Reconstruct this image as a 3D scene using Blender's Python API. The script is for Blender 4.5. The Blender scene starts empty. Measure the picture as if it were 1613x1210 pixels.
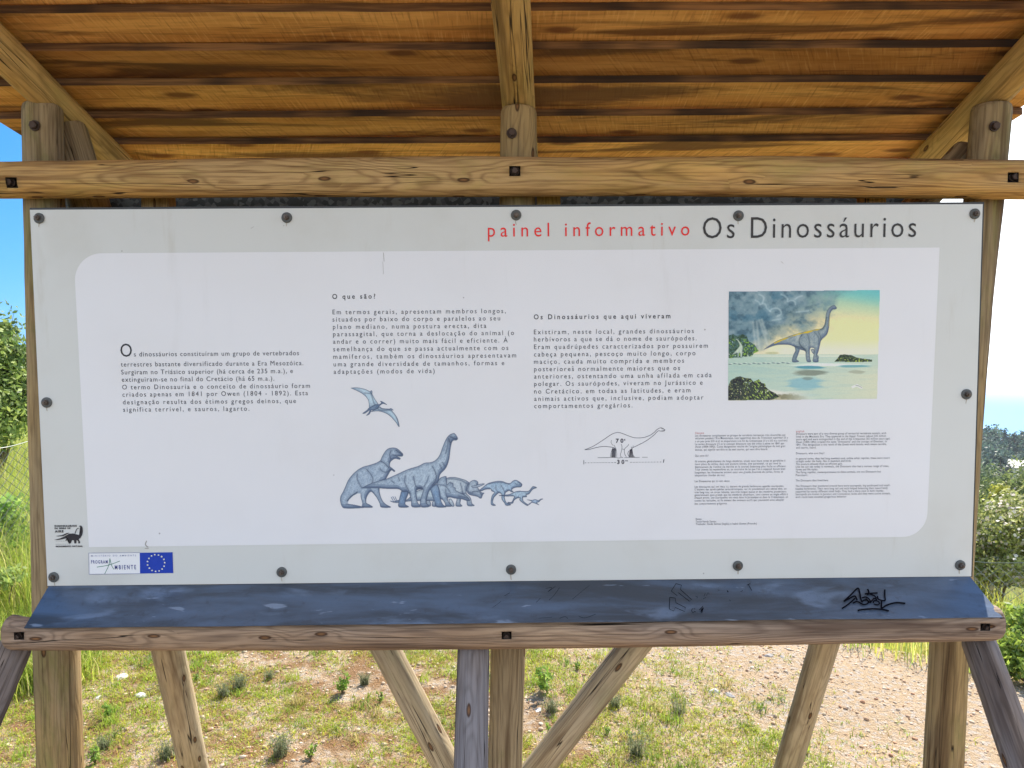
import bpy, bmesh, math, random
import numpy as np
from mathutils import Vector, Matrix, noise as mnoise
R = math.radians
random.seed(7); rng = np.random.default_rng(11)
scene = bpy.context.scene
col = scene.collection

# ------------------------------------------------------------------ camera
CAM = Vector((-0.0135, -2.0407, 1.6247)); FPX = 1210.0; CX, CY = 806.5, 605.0
PITCH, YAW, ROLL = -0.06373, 0.00883, -0.00754
_fw = Vector((math.sin(YAW)*math.cos(PITCH), math.cos(YAW)*math.cos(PITCH), math.sin(PITCH)))
_r0 = Vector((math.cos(YAW), -math.sin(YAW), 0)); _u0 = _r0.cross(_fw)
RT = math.cos(ROLL)*_r0 + math.sin(ROLL)*_u0; UP = -math.sin(ROLL)*_r0 + math.cos(ROLL)*_u0
cam_d = bpy.data.cameras.new("camera"); cam = bpy.data.objects.new("camera", cam_d); col.objects.link(cam)
cm = Matrix((RT, UP, -_fw)).transposed().to_4x4(); cm.translation = CAM; cam.matrix_world = cm
cam_d.sensor_width = 36; cam_d.lens = FPX*36/1613; cam_d.clip_start = 0.05; cam_d.clip_end = 6000
scene.camera = cam
def ray(px, py): return (_fw + RT*((px-CX)/FPX) + UP*((CY-py)/FPX))
def P(px, py, Y=0.0):                       # point of the vertical plane at depth Y seen at a place in the photo
    d = ray(px, py); return CAM + d*((Y-CAM.y)/d.y)
def pix(p):
    d = Vector(p)-CAM; z = d.dot(_fw); return CX+FPX*d.dot(RT)/z, CY-FPX*d.dot(UP)/z

# ------------------------------------------------------------------ world and sun
SUN_AZ, SUN_EL = R(25), R(43)               # azimuth from +Y towards +X
world = bpy.data.worlds.new("World"); scene.world = world; world.use_nodes = True
wt = world.node_tree; wt.nodes.clear()
def nd(t, typ, **kw):
    n = t.nodes.new(typ)
    for k, v in kw.items():
        if k.startswith('i_'): n.inputs[int(k[2:])].default_value = v
        else: setattr(n, k, v)
    return n
def lk(t, a, b): t.links.new(a, b)
tc = nd(wt, 'ShaderNodeTexCoord'); sx = nd(wt, 'ShaderNodeSeparateXYZ'); lk(wt, tc.outputs['Generated'], sx.inputs[0])
mx0 = nd(wt, 'ShaderNodeMath', operation='MAXIMUM', i_1=0.0); lk(wt, sx.outputs[2], mx0.inputs[0])
mx = nd(wt, 'ShaderNodeMath', operation='MULTIPLY_ADD', i_1=0.85, i_2=0.22); lk(wt, mx0.outputs[0], mx.inputs[0])
cb = nd(wt, 'ShaderNodeCombineXYZ'); lk(wt, sx.outputs[0], cb.inputs[0]); lk(wt, sx.outputs[1], cb.inputs[1]); lk(wt, mx.outputs[0], cb.inputs[2])
sky = nd(wt, 'ShaderNodeTexSky', sky_type='NISHITA'); sky.sun_disc = False
sky.sun_elevation = SUN_EL; sky.sun_rotation = SUN_AZ; sky.altitude = 200; sky.air_density = 1.0; sky.dust_density = 0.4; sky.ozone_density = 2.0
lk(wt, cb.outputs[0], sky.inputs[0])
hs = nd(wt, 'ShaderNodeHueSaturation'); hs.inputs['Saturation'].default_value = 1.42; hs.inputs['Value'].default_value = 0.92
lk(wt, sky.outputs[0], hs.inputs['Color'])
# thin white cloud low on the sun's side of the sky
cdir = Vector((math.sin(R(36)), math.cos(R(36)), math.tan(R(3)))).normalized()
dp = nd(wt, 'ShaderNodeVectorMath', operation='DOT_PRODUCT'); lk(wt, tc.outputs['Generated'], dp.inputs[0]); dp.inputs[1].default_value = cdir
mp = nd(wt, 'ShaderNodeMapping'); mp.inputs['Scale'].default_value = (1.2, 1.2, 5); lk(wt, tc.outputs['Generated'], mp.inputs[0])
cn = nd(wt, 'ShaderNodeTexNoise'); cn.inputs['Scale'].default_value = 3.0; cn.inputs['Detail'].default_value = 7; lk(wt, mp.outputs[0], cn.inputs['Vector'])
ma = nd(wt, 'ShaderNodeMath', operation='MULTIPLY_ADD', i_1=0.05, i_2=0.0); lk(wt, cn.outputs[0], ma.inputs[0])
ad = nd(wt, 'ShaderNodeMath', operation='ADD'); lk(wt, dp.outputs['Value'], ad.inputs[0]); lk(wt, ma.outputs[0], ad.inputs[1])
mr = nd(wt, 'ShaderNodeMapRange', interpolation_type='SMOOTHSTEP'); mr.inputs[1].default_value = 0.955; mr.inputs[2].default_value = 1.012
lk(wt, ad.outputs[0], mr.inputs[0])
lowc = nd(wt, 'ShaderNodeMapRange', interpolation_type='SMOOTHSTEP'); lowc.inputs[1].default_value = -0.085; lowc.inputs[2].default_value = -0.03
lk(wt, sx.outputs[2], lowc.inputs[0])
mm = nd(wt, 'ShaderNodeMath', operation='MULTIPLY'); lk(wt, mr.outputs[0], mm.inputs[0]); lk(wt, lowc.outputs[0], mm.inputs[1])
mix = nd(wt, 'ShaderNodeMixRGB'); mix.inputs[2].default_value = (9.5, 9.8, 10.2, 1); lk(wt, mm.outputs[0], mix.inputs[0]); lk(wt, hs.outputs[0], mix.inputs[1])
# unseen white cloud bank added behind the viewer to brighten panel and roof underside
c2 = nd(wt, 'ShaderNodeVectorMath', operation='DOT_PRODUCT'); lk(wt, tc.outputs['Generated'], c2.inputs[0]); c2.inputs[1].default_value = Vector((0.1, -1, .22)).normalized()
a2 = nd(wt, 'ShaderNodeMath', operation='MULTIPLY_ADD', i_1=0.5); lk(wt, cn.outputs[0], a2.inputs[0]); lk(wt, c2.outputs['Value'], a2.inputs[2])
m2 = nd(wt, 'ShaderNodeMapRange', interpolation_type='SMOOTHSTEP'); m2.inputs[1].default_value = 0.45; m2.inputs[2].default_value = 0.85; lk(wt, a2.outputs[0], m2.inputs[0])
mixb = nd(wt, 'ShaderNodeMixRGB'); mixb.inputs[2].default_value = (4.9, 5.5, 6.6, 1); lk(wt, m2.outputs[0], mixb.inputs[0]); lk(wt, mix.outputs[0], mixb.inputs[1]); mix = mixb
bg = nd(wt, 'ShaderNodeBackground'); bg.inputs[1].default_value = 0.13; lk(wt, mix.outputs[0], bg.inputs[0])
wo = nd(wt, 'ShaderNodeOutputWorld'); lk(wt, bg.outputs[0], wo.inputs[0])
sl = bpy.data.lights.new("sun", 'SUN'); sl.energy = 4.8; sl.angle = R(0.5); sl.color = (1, 0.93, 0.82)
so = bpy.data.objects.new("sun", sl); col.objects.link(so)
sdir = Vector((math.sin(SUN_AZ)*math.cos(SUN_EL), math.cos(SUN_AZ)*math.cos(SUN_EL), math.sin(SUN_EL)))
so.rotation_euler = sdir.to_track_quat('Z', 'Y').to_euler(); so.location = sdir*30
scene.view_settings.view_transform = 'Standard'; scene.view_settings.look = 'None'
scene.view_settings.exposure = 1.0; scene.view_settings.gamma = 1.0
scene.render.engine = 'CYCLES'
scene.cycles.max_bounces = 8; scene.cycles.diffuse_bounces = 5; scene.cycles.transparent_max_bounces = 12
scene.cycles.sample_clamp_indirect = 6.0
try: scene.cycles.use_denoising = True
except Exception: pass

# ------------------------------------------------------------------ object helpers
WM = {}
def link(o, parent=None, M=None):
    M = M or Matrix.Identity(4); col.objects.link(o)
    if parent: o.parent = parent; o.matrix_basis = WM[parent.name].inverted() @ M
    else: o.matrix_basis = M
    WM[o.name] = M.copy(); return o
def tag(o, label=None, cat=None, group=None, kind=None):
    if label: o['label'] = label
    if cat: o['category'] = cat
    if group: o['group'] = group
    if kind: o['kind'] = kind
    return o
def empty(name, loc):
    o = bpy.data.objects.new(name, None); o.empty_display_size = 0.1
    return link(o, None, Matrix.Translation(loc))
def mesh(name, V, F, mat, parent=None, M=None, smooth=False, fcol=None, vcol=None):
    me = bpy.data.meshes.new(name); me.from_pydata([tuple(v) for v in V], [], [tuple(f) for f in F])
    for m in (mat if isinstance(mat, (list, tuple)) else [mat]): me.materials.append(m)
    if smooth: me.polygons.foreach_set('use_smooth', [True]*len(me.polygons))
    if fcol is not None:
        a = me.attributes.new('tint', 'FLOAT_COLOR', 'FACE'); c = np.ones((len(F), 4), np.float32); c[:, :3] = fcol
        a.data.foreach_set('color', c.ravel())
    if vcol is not None:
        a = me.attributes.new('tint', 'FLOAT_COLOR', 'POINT'); c = np.ones((len(V), 4), np.float32); c[:, :3] = vcol
        a.data.foreach_set('color', c.ravel())
    me.update()
    return link(bpy.data.objects.new(name, me), parent, M)
def join(parts):
    V, F = [], []
    for v, f in parts:
        n = len(V); V += list(v); F += [tuple(i+n for i in q) for q in f]
    return V, F
def box(x0, x1, y0, y1, z0, z1):
    V = [(x, y, z) for z in (z0, z1) for y in (y0, y1) for x in (x0, x1)]
    return V, [(0, 2, 3, 1), (4, 5, 7, 6), (0, 1, 5, 4), (2, 6, 7, 3), (0, 4, 6, 2), (1, 3, 7, 5)]
def frame_of(a, b):
    z = (b-a).normalized(); up = Vector((0, 1, 0)) if abs(z.y) < 0.8 else Vector((0, 0, 1))
    x = up.cross(z).normalized(); y = z.cross(x)
    M = Matrix((x, y, z)).transposed().to_4x4(); M.translation = a; return M

# ------------------------------------------------------------------ materials
def mat(name):
    m = bpy.data.materials.new(name); m.use_nodes = True; t = m.node_tree
    b = t.nodes['Principled BSDF']; return m, t, b
def lin(r, g, b):
    f = lambda c: (c/255/12.92) if c/255 <= 0.04045 else ((c/255+0.055)/1.055)**2.4
    return (f(r), f(g), f(b))
def mixc(t, fac, a, b, mode='MIX'):
    n = nd(t, 'ShaderNodeMixRGB', blend_type=mode)
    for i, v in enumerate((fac, a, b)):
        if hasattr(v, 'is_output'): lk(t, v, n.inputs[i])
        elif i == 0: n.inputs[0].default_value = v
        else: n.inputs[i].default_value = (*v, 1)
    return n.outputs[0]
def math_(t, op, a, b=0.0, c=0.0, clamp=False):
    n = nd(t, 'ShaderNodeMath', operation=op); n.use_clamp = clamp
    for i, v in enumerate((a, b, c)):
        if hasattr(v, 'is_output'): lk(t, v, n.inputs[i])
        else: n.inputs[i].default_value = v
    return n.outputs[0]
def rng_(t, v, a, b, c=0.0, d=1.0, smooth=True):
    n = nd(t, 'ShaderNodeMapRange'); n.interpolation_type = 'SMOOTHSTEP' if smooth else 'LINEAR'
    lk(t, v, n.inputs[0])
    for i, x in enumerate((a, b, c, d)): n.inputs[i+1].default_value = x
    return n.outputs[0]
def noise_(t, vec, scale, detail=4, rough=0.55, dist=0.0):
    n = nd(t, 'ShaderNodeTexNoise'); lk(t, vec, n.inputs['Vector'])
    n.inputs['Scale'].default_value = scale; n.inputs['Detail'].default_value = detail
    n.inputs['Roughness'].default_value = rough; n.inputs['Distortion'].default_value = dist
    return n.outputs[0]
def scale_(t, vec, s):
    n = nd(t, 'ShaderNodeVectorMath', operation='MULTIPLY'); lk(t, vec, n.inputs[0]); n.inputs[1].default_value = s; return n.outputs[0]
def coords(t, jitter=37.0, axis=(1, 1, 1)):
    c = nd(t, 'ShaderNodeTexCoord'); oi = nd(t, 'ShaderNodeObjectInfo')
    m = nd(t, 'ShaderNodeVectorMath', operation='SCALE'); m.inputs[0].default_value = axis
    lk(t, math_(t, 'MULTIPLY', oi.outputs['Random'], jitter), m.inputs['Scale'])
    a = nd(t, 'ShaderNodeVectorMath', operation='ADD'); lk(t, c.outputs['Object'], a.inputs[0]); lk(t, m.outputs[0], a.inputs[1])
    return a.outputs[0], c.outputs['Object'], oi.outputs['Random']
def bump(t, b, h, strength=0.5, dist=0.004):
    n = nd(t, 'ShaderNodeBump'); n.inputs['Strength'].default_value = strength; n.inputs['Distance'].default_value = dist
    lk(t, h, n.inputs['Height']); lk(t, n.outputs[0], b.inputs['Normal'])
def wood(name, light, mid, dark, green=None, green_amt=0.5, ring=900.0, grey=None, crack=1.0, fig=.25):
    """round timber, fibres along local Z"""
    m, t, b = mat(name)
    v, raw, rnd = coords(t, 37, (0, 0, 1))
    warp = noise_(t, scale_(t, v, (9, 9, 1.3)), 1, 3, .5)
    warp2 = noise_(t, scale_(t, v, (22, 22, 3.2)), 1, 3, .5)
    s = nd(t, 'ShaderNodeSeparateXYZ'); lk(t, raw, s.inputs[0])
    # knots: sparse cells, the rings bend round them
    vo = nd(t, 'ShaderNodeTexVoronoi'); vo.inputs['Scale'].default_value = 1; vo.voronoi_dimensions = '2D'; s2 = nd(t, 'ShaderNodeSeparateXYZ'); lk(t, v, s2.inputs[0]); kv = nd(t, 'ShaderNodeCombineXYZ')
    lk(t, math_(t, 'MULTIPLY', math_(t, 'ARCTAN2', s2.outputs[1], s2.outputs[0]), .8), kv.inputs[0]); lk(t, math_(t, 'MULTIPLY', s2.outputs[2], 6.5), kv.inputs[1]); lk(t, kv.outputs[0], vo.inputs['Vector'])
    vs = nd(t, 'ShaderNodeSeparateColor'); lk(t, vo.outputs['Color'], vs.inputs[0])
    gate = rng_(t, vs.outputs[0], .70, .72)
    kd = vo.outputs['Distance']
    knot = math_(t, 'MULTIPLY', rng_(t, kd, .13, .085), gate)
    kbend = math_(t, 'MULTIPLY', rng_(t, kd, .55, .0), gate)
    r = math_(t, 'SQRT', math_(t, 'ADD', math_(t, 'POWER', s.outputs[0], 2), math_(t, 'POWER', math_(t, 'ADD', s.outputs[1], 0.012), 2)))
    ph = math_(t, 'ADD', math_(t, 'MULTIPLY', r, ring), math_(t, 'MULTIPLY', warp, 90.0))
    ph = math_(t, 'ADD', ph, math_(t, 'MULTIPLY', warp2, 6.0))
    ph = math_(t, 'ADD', ph, math_(t, 'MULTIPLY', kbend, 9.0))
    sn = math_(t, 'MULTIPLY_ADD', math_(t, 'SINE', ph), .5, .5)
    sn = math_(t, 'POWER', sn, 2.6)
    fib = noise_(t, scale_(t, v, (115, 115, 4.5)), 1, 4, .65)
    blot = noise_(t, scale_(t, v, (11, 11, 2.2)), 1, 5, .6)
    c = mixc(t, rng_(t, blot, .32, .68), light, mid)
    if grey:
        g2 = noise_(t, scale_(t, v, (6, 6, 1.1)), 1, 4, .6, .3)
        c = mixc(t, rng_(t, g2, .38, .62, 0, .85), c, grey)
    if green:
        g3 = noise_(t, scale_(t, v, (7, 7, 2.6)), 1, 6, .68, .4)
        c = mixc(t, rng_(t, g3, .5, .68, 0, green_amt), c, green)
    c = mixc(t, math_(t, 'MULTIPLY', sn, fig), c, dark)
    c = mixc(t, rng_(t, fib, .46, .68, 0, .5), c, dark)
    st = noise_(t, scale_(t, v, (16, 16, .9)), 1, 4, .6)
    c = mixc(t, rng_(t, st, .53, .68, 0, .75), c, dark)
    cr = noise_(t, scale_(t, v, (34, 34, .55)), 1, 2, .45)
    cl = rng_(t, math_(t, 'ABSOLUTE', math_(t, 'SUBTRACT', cr, .5)), .0055, .001)
    gate2 = rng_(t, noise_(t, scale_(t, v, (5, 5, 1.0)), 1, 2), .36, .48)
    cl = math_(t, 'MULTIPLY', math_(t, 'MULTIPLY', cl, gate2), crack)
    c = mixc(t, math_(t, 'MULTIPLY', cl, .9), c, (.012, .008, .005))
    kc = mixc(t, rng_(t, kd, .09, .02), (.05, .02, .008), (.20, .09, .03))
    c = mixc(t, math_(t, 'MULTIPLY', knot, .9), c, kc)
    lk(t, c, b.inputs['Base Color']); b.inputs['Roughness'].default_value = .8
    b.inputs['Specular IOR Level'].default_value = .25
    h = math_(t, 'ADD', math_(t, 'MULTIPLY', fib, .35), math_(t, 'MULTIPLY', cl, -3.0))
    h = math_(t, 'ADD', h, math_(t, 'MULTIPLY', sn, -.18)); h = math_(t, 'ADD', h, math_(t, 'MULTIPLY', knot, -.5))
    bump(t, b, h, .75, .003)
    return m
W_BEAM = wood('wood_beam', (.66, .39, .125), (.45, .235, .065), (.13, .055, .018), (.34, .30, .06), .35, 1100, (.54, .36, .16), 1.2, .42)
W_POST = wood('wood_post', (.45, .31, .135), (.31, .205, .085), (.09, .05, .022), (.22, .21, .06), .65, 900, (.37, .28, .16))
W_RAFT = wood('wood_rafter', (.66, .43, .16), (.52, .32, .10), (.18, .10, .03), (.36, .31, .08), .35, 900)
W_LEG = wood('wood_leg', (.62, .50, .31), (.50, .38, .21), (.16, .10, .05), (.30, .31, .15), .4, 900, (.45, .37, .25))
W_GREY = wood('wood_grey', (.25, .19, .15), (.155, .115, .09), (.045, .03, .024), None, 0, 900, (.25, .235, .24))
W_FRONT = wood('wood_front_beam', (.44, .30, .185), (.29, .18, .105), (.07, .04, .027), None, 0, 1100, (.36, .27, .20), 1.2, .40)

def board_mat():
    m, t, b = mat('roof_board_wood')
    v, raw, rnd = coords(t, 23, (1, .3, 0))
    s = nd(t, 'ShaderNodeSeparateXYZ'); lk(t, v, s.inputs[0])
    big = noise_(t, scale_(t, v, (1.6, 9, 9)), 1, 5, .6, .2)
    grain = noise_(t, scale_(t, v, (3.5, 60, 60)), 1, 5, .65)
    # saw marks across the board, slanting a little
    sv = nd(t, 'ShaderNodeCombineXYZ')
    lk(t, math_(t, 'MULTIPLY', math_(t, 'ADD', s.outputs[0], math_(t, 'MULTIPLY', s.outputs[1], math_(t, 'MULTIPLY_ADD', rnd, 1.0, -.5))), 165), sv.inputs[0])
    lk(t, math_(t, 'MULTIPLY', s.outputs[1], 9), sv.inputs[1])
    saw = noise_(t, sv.outputs[0], 1, 2, .5)
    vo = nd(t, 'ShaderNodeTexVoronoi'); vo.inputs['Scale'].default_value = 1; vo.voronoi_dimensions = '2D'; lk(t, scale_(t, v, (2.3, 6, 6)), vo.inputs['Vector'])
    vs = nd(t, 'ShaderNodeSeparateColor'); lk(t, vo.outputs['Color'], vs.inputs[0])
    gate = rng_(t, vs.outputs[0], .42, .44)
    knot = math_(t, 'MULTIPLY', rng_(t, math_(t, 'MULTIPLY_ADD', grain, .10, vo.outputs['Distance']), .20, .10), gate)
    swirl = math_(t, 'MULTIPLY', rng_(t, vo.outputs['Distance'], .5, .05), gate)
    ph = math_(t, 'ADD', math_(t, 'MULTIPLY', big, 42), math_(t, 'MULTIPLY', swirl, 16))
    ring = math_(t, 'POWER', math_(t, 'MULTIPLY_ADD', math_(t, 'SINE', ph), .5, .5), 2)
    c = mixc(t, rng_(t, big, .3, .7), (.82, .47, .15), (.55, .26, .06))
    c = mixc(t, rng_(t, grain, .46, .72, 0, .5), c, (.28, .115, .026))
    c = mixc(t, math_(t, 'MULTIPLY', ring, .16), c, (.30, .12, .03))
    c = mixc(t, rng_(t, saw, .54, .75, 0, .6), c, (.85, .54, .2))
    c = mixc(t, rng_(t, saw, .45, .25, 0, .5), c, (.22, .09, .022))
    # dark water stains running with the boards, each with its own outline
    st = noise_(t, scale_(t, v, (.95, 7, 6)), 1, 6, .6, .6)
    c = mixc(t, rng_(t, st, .50, .62, 0, .84), c, (.105, .042, .015))
    st2 = noise_(t, scale_(t, v, (2.4, 26, 9)), 1, 4, .6)
    c = mixc(t, rng_(t, st2, .6, .7, 0, .6), c, (.13, .05, .016))
    c = mixc(t, math_(t, 'MULTIPLY', knot, .85), c, (.15, .045, .013))
    c = mixc(t, 1.0, c, mixc(t, rnd, (.68, .60, .52), (1.36, 1.34, 1.28)), 'MULTIPLY')
    lk(t, c, b.inputs['Base Color']); b.inputs['Roughness'].default_value = .72; b.inputs['Specular IOR Level'].default_value = .3
    h = math_(t, 'ADD', math_(t, 'MULTIPLY', saw, .5), math_(t, 'MULTIPLY', grain, .4)); bump(t, b, h, .6, .0025)
    return m
W_BOARD = board_mat()
def edge_mat():                       # weathered sawn edge; near-black patches paint in the shade of the gaps
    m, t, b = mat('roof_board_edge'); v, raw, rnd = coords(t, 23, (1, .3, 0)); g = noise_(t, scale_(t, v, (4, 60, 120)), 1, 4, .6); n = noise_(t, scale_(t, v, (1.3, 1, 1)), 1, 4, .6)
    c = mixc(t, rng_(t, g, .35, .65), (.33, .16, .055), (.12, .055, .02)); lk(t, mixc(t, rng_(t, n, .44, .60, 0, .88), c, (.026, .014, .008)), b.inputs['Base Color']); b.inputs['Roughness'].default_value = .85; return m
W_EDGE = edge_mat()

def flat_mat(name, c, rough=.6, metal=0.0, spec=.3):
    m, t, b = mat(name); v, raw, rnd = coords(t)
    n = noise_(t, v, 60, 4)
    lk(t, mixc(t, rng_(t, n, .3, .7, 0, .35), c, tuple(x*.7 for x in c)), b.inputs['Base Color'])
    b.inputs['Roughness'].default_value = rough; b.inputs['Metallic'].default_value = metal; b.inputs['Specular IOR Level'].default_value = spec
    return m
def paper_mat(name, c, dirt=(.45, .4, .33), amt=.3):
    m, t, b = mat(name); v, raw, rnd = coords(t, 0)
    n = noise_(t, v, 3.2, 5, .6); n2 = noise_(t, scale_(t, v, (14, 1, 2.0)), 1, 5, .65)
    cc = mixc(t, rng_(t, n, .45, .8, 0, amt*.35), c, dirt)
    cc = mixc(t, rng_(t, n2, .58, .8, 0, amt*.55), cc, dirt)
    vo = nd(t, 'ShaderNodeTexVoronoi'); vo.inputs['Scale'].default_value = 17; lk(t, v, vo.inputs['Vector'])
    vs = nd(t, 'ShaderNodeSeparateColor'); lk(t, vo.outputs['Color'], vs.inputs[0])
    sp = math_(t, 'MULTIPLY', rng_(t, vo.outputs['Distance'], .05, .025), rng_(t, vs.outputs[0], .72, .74))
    cc = mixc(t, math_(t, 'MULTIPLY', sp, .55), cc, (.12, .10, .08))
    lk(t, cc, b.inputs['Base Color']); b.inputs['Roughness'].default_value = .36; b.inputs['Specular IOR Level'].default_value = .45
    bump(t, b, noise_(t, scale_(t, v, (1.6, 1, 2.2)), 1, 2, .4), .35, .05)
    return m
PAPER = (.80, .80, .81)
M_BORDER = paper_mat('panel_border_print', (.665, .675, .64), (.42, .38, .28), .7)
M_PAPER = paper_mat('panel_white_print', PAPER, (.5, .47, .42), .3)
M_FRAME = flat_mat('dark_metal', (.07, .07, .07), .5, .6)
M_EDGE = flat_mat('panel_edge', (.25, .24, .22), .5)
M_RUBBER = flat_mat('washer_rubber', (.115, .12, .115), .6)
M_BOLT = flat_mat('bolt_steel', (.16, .13, .11), .45, .7)
M_RUST = flat_mat('bolt_rusty', (.09, .06, .045), .6, .5)
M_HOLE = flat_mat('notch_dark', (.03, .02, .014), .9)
PD = (201, 206, 219)                                   # the paper as the photo shows it
def ink(r, g, b): 
    a, p = lin(r, g, b), lin(*PD); return tuple(min(.85, x/y*.8) for x, y in zip(a, p))
def ink_mat(name, r, g, b, rough=.45):
    m, t, bs = mat(name); v, raw, rnd = coords(t, 0); c = ink(r, g, b); n = noise_(t, v, 90, 3)
    lk(t, mixc(t, rng_(t, n, .35, .7, 0, .25), c, tuple(min(.85, x*1.25+.01) for x in c)), bs.inputs['Base Color']); bs.inputs['Roughness'].default_value = rough
    return m
def tint_mat(name, rough=.45):
    m, t, b = mat(name); a = nd(t, 'ShaderNodeAttribute', attribute_name='tint'); lk(t, a.outputs['Color'], b.inputs['Base Color'])
    b.inputs['Roughness'].default_value = rough; return m
I_BLACK = ink_mat('ink_black', 30, 30, 40); I_BODY = ink_mat('ink_body', 30, 34, 50); I_RED = ink_mat('ink_red', 205, 22, 12)
I_TITLE = ink_mat('ink_title', 34, 30, 28); I_SMALL = ink_mat('ink_small', 26, 30, 58); I_SMALLRED = ink_mat('ink_small_red', 165, 60, 70)
I_BLUE = ink_mat('ink_blue', 48, 58, 130); I_GREEN = ink_mat('ink_green', 12, 105, 85); I_LILAC = ink_mat('ink_lilac', 120, 125, 165)
I_EU = ink_mat('ink_eu_blue', 4, 50, 160); I_STAR = ink_mat('ink_star', 205, 225, 195); I_PEN = ink_mat('ink_pen', 45, 45, 62)
I_LOGO = ink_mat('ink_logo_white', 206, 214, 226); M_ART = tint_mat('art_print'); I_MARK = flat_mat('marker_ink', (.004, .004, .008), .85, 0, .05)

def galv():
    m, t, b = mat('galvanised_sheet'); v, raw, rnd = coords(t, 0)
    vo = nd(t, 'ShaderNodeTexVoronoi'); vo.inputs['Scale'].default_value = 75; lk(t, v, vo.inputs['Vector'])
    s = nd(t, 'ShaderNodeSeparateColor'); lk(t, vo.outputs['Color'], s.inputs[0])
    lk(t, mixc(t, rng_(t, s.outputs[0], .3, 1), (.06, .07, .068), (.17, .19, .185)), b.inputs['Base Color'])
    b.inputs['Roughness'].default_value = .6; b.inputs['Metallic'].default_value = .4; return m
M_GALV = galv()
def ledge():
    m, t, b = mat('ledge_paint'); v, raw, rnd = coords(t, 0)
    n = noise_(t, scale_(t, v, (1.6, 7, 7)), 1, 5, .6, .6); n2 = noise_(t, scale_(t, v, (4.2, 11, 11)), 1, 4, .55, .3); n3 = noise_(t, v, 160, 3)
    c = mixc(t, rng_(t, n, .38, .64), (.040, .050, .066), (.080, .118, .185))
    c = mixc(t, rng_(t, n2, .57, .70, 0, .5), c, (.19, .26, .38))
    c = mixc(t, rng_(t, noise_(t, scale_(t, v, (9, 34, 34)), 1, 3, .5, .3), .67, .73, 0, .5), c, (.30, .37, .48))
    c = mixc(t, rng_(t, noise_(t, v, 26, 5, .7), .55, .7, 0, .45), c, (.035, .042, .055))
    c = mixc(t, rng_(t, n3, .6, .8, 0, .4), c, (.03, .04, .06))
    sc = noise_(t, scale_(t, v, (30, 260, 260)), 1, 2); g = noise_(t, v, 4.5, 2)
    c = mixc(t, math_(t, 'MULTIPLY', rng_(t, sc, .68, .75), rng_(t, g, .55, .65, 0, .6)), c, (.3, .38, .5))
    lk(t, c, b.inputs['Base Color']); lk(t, rng_(t, n, .4, .62, .5, .34), b.inputs['Roughness']); b.inputs['Specular IOR Level'].default_value = .5
    bump(t, b, n3, .2, .002); return m
M_LEDGE = ledge()

# ------------------------------------------------------------------ the shelter
shelter = empty('information_shelter', (0, .1, 0))
tag(shelter, 'wooden log shelter with sloping board roof carrying a large dinosaur information panel', 'information shelter')

def log(name, pts, radii, m, parent=shelter, flats=(), seg=26, lump=.05, cuts=(), step=.045, seed=None):
    """a timber: centre line through pts; flats = (direction, distance) faces sawn flat; cuts = boxes chiselled out"""
    pts = [Vector(p) for p in pts]; a, b = pts[0], pts[-1]; M = frame_of(a, b); Mi = M.inverted()
    lp = [Mi @ p for p in pts]; L = lp[-1].z; n = max(6, int(L/step)); sd = random.random()*90 if seed is None else seed
    fl = [((Mi.to_3x3() @ Vector(d)).normalized(), k) for d, k in flats]
    zs = [0, .004, .012] + [.02+(L-.04)*i/n for i in range(n+1)] + [L-.012, L-.004, L]
    V = []
    for z in zs:
        k = 0
        while k < len(lp)-2 and z > lp[k+1].z: k += 1
        f = (z-lp[k].z)/max(1e-6, lp[k+1].z-lp[k].z); c = lp[k].lerp(lp[k+1], min(1, max(0, f)))
        r = radii[k]+(radii[min(k+1, len(radii)-1)]-radii[k])*min(1, max(0, f)) if len(radii) > 1 else radii[0]
        e = min(z, L-z); r *= (.86 if e < .001 else .94 if e < .006 else .985 if e < .015 else 1)
        for j in range(seg):
            th = 2*math.pi*j/seg; ux, uy = math.cos(th), math.sin(th)
            rr = r*(1+lump*mnoise.noise((ux*1.2+sd, uy*1.2, z*2.2))+lump*.35*mnoise.noise((ux*4+sd, uy*4, z*9)))
            q = Vector((ux*rr, uy*rr, 0))
            for d, kk in fl:
                ex = q.dot(d) - kk*(1+.1*mnoise.noise((sd, 3, z*1.6)))
                if ex > 0: q -= d*ex*.96
            V.append((c.x+q.x, c.y+q.y, z))
    F = []; m_ = len(zs)
    for i in range(m_-1):
        for j in range(seg):
            F.append((i*seg+j, i*seg+(j+1) % seg, (i+1)*seg+(j+1) % seg, (i+1)*seg+j))
    F.append(tuple(reversed(range(seg)))); F.append(tuple((m_-1)*seg+j for j in range(seg)))
    o = mesh(name, V, F, [m, M_HOLE], parent, M, smooth=True)
    for ce, half in cuts:
        cme = bpy.data.meshes.new('cut'); v, f = box(-half[0], half[0], -half[1], half[1], -half[2], half[2])
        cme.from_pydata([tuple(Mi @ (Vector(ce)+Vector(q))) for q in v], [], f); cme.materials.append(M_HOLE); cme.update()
        co = bpy.data.objects.new('cut', cme); co.matrix_basis = M; col.objects.link(co)
        saved = o.matrix_basis.copy(); par = o.parent; o.parent = None; o.matrix_basis = M
        md = o.modifiers.new('b', 'BOOLEAN'); md.operation = 'DIFFERENCE'; md.object = co; md.solver = 'EXACT'
        try: md.material_mode = 'TRANSFER'
        except Exception: pass
        dg = bpy.context.evaluated_depsgraph_get(); dg.update()
        nm = bpy.data.meshes.new_from_object(o.evaluated_get(dg)); old = o.data
        o.modifiers.clear(); 
        if len(nm.vertices) > 100: o.data = nm; nm.name = name
        o.parent = par; o.matrix_basis = saved; bpy.data.objects.remove(co)
    return o
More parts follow.
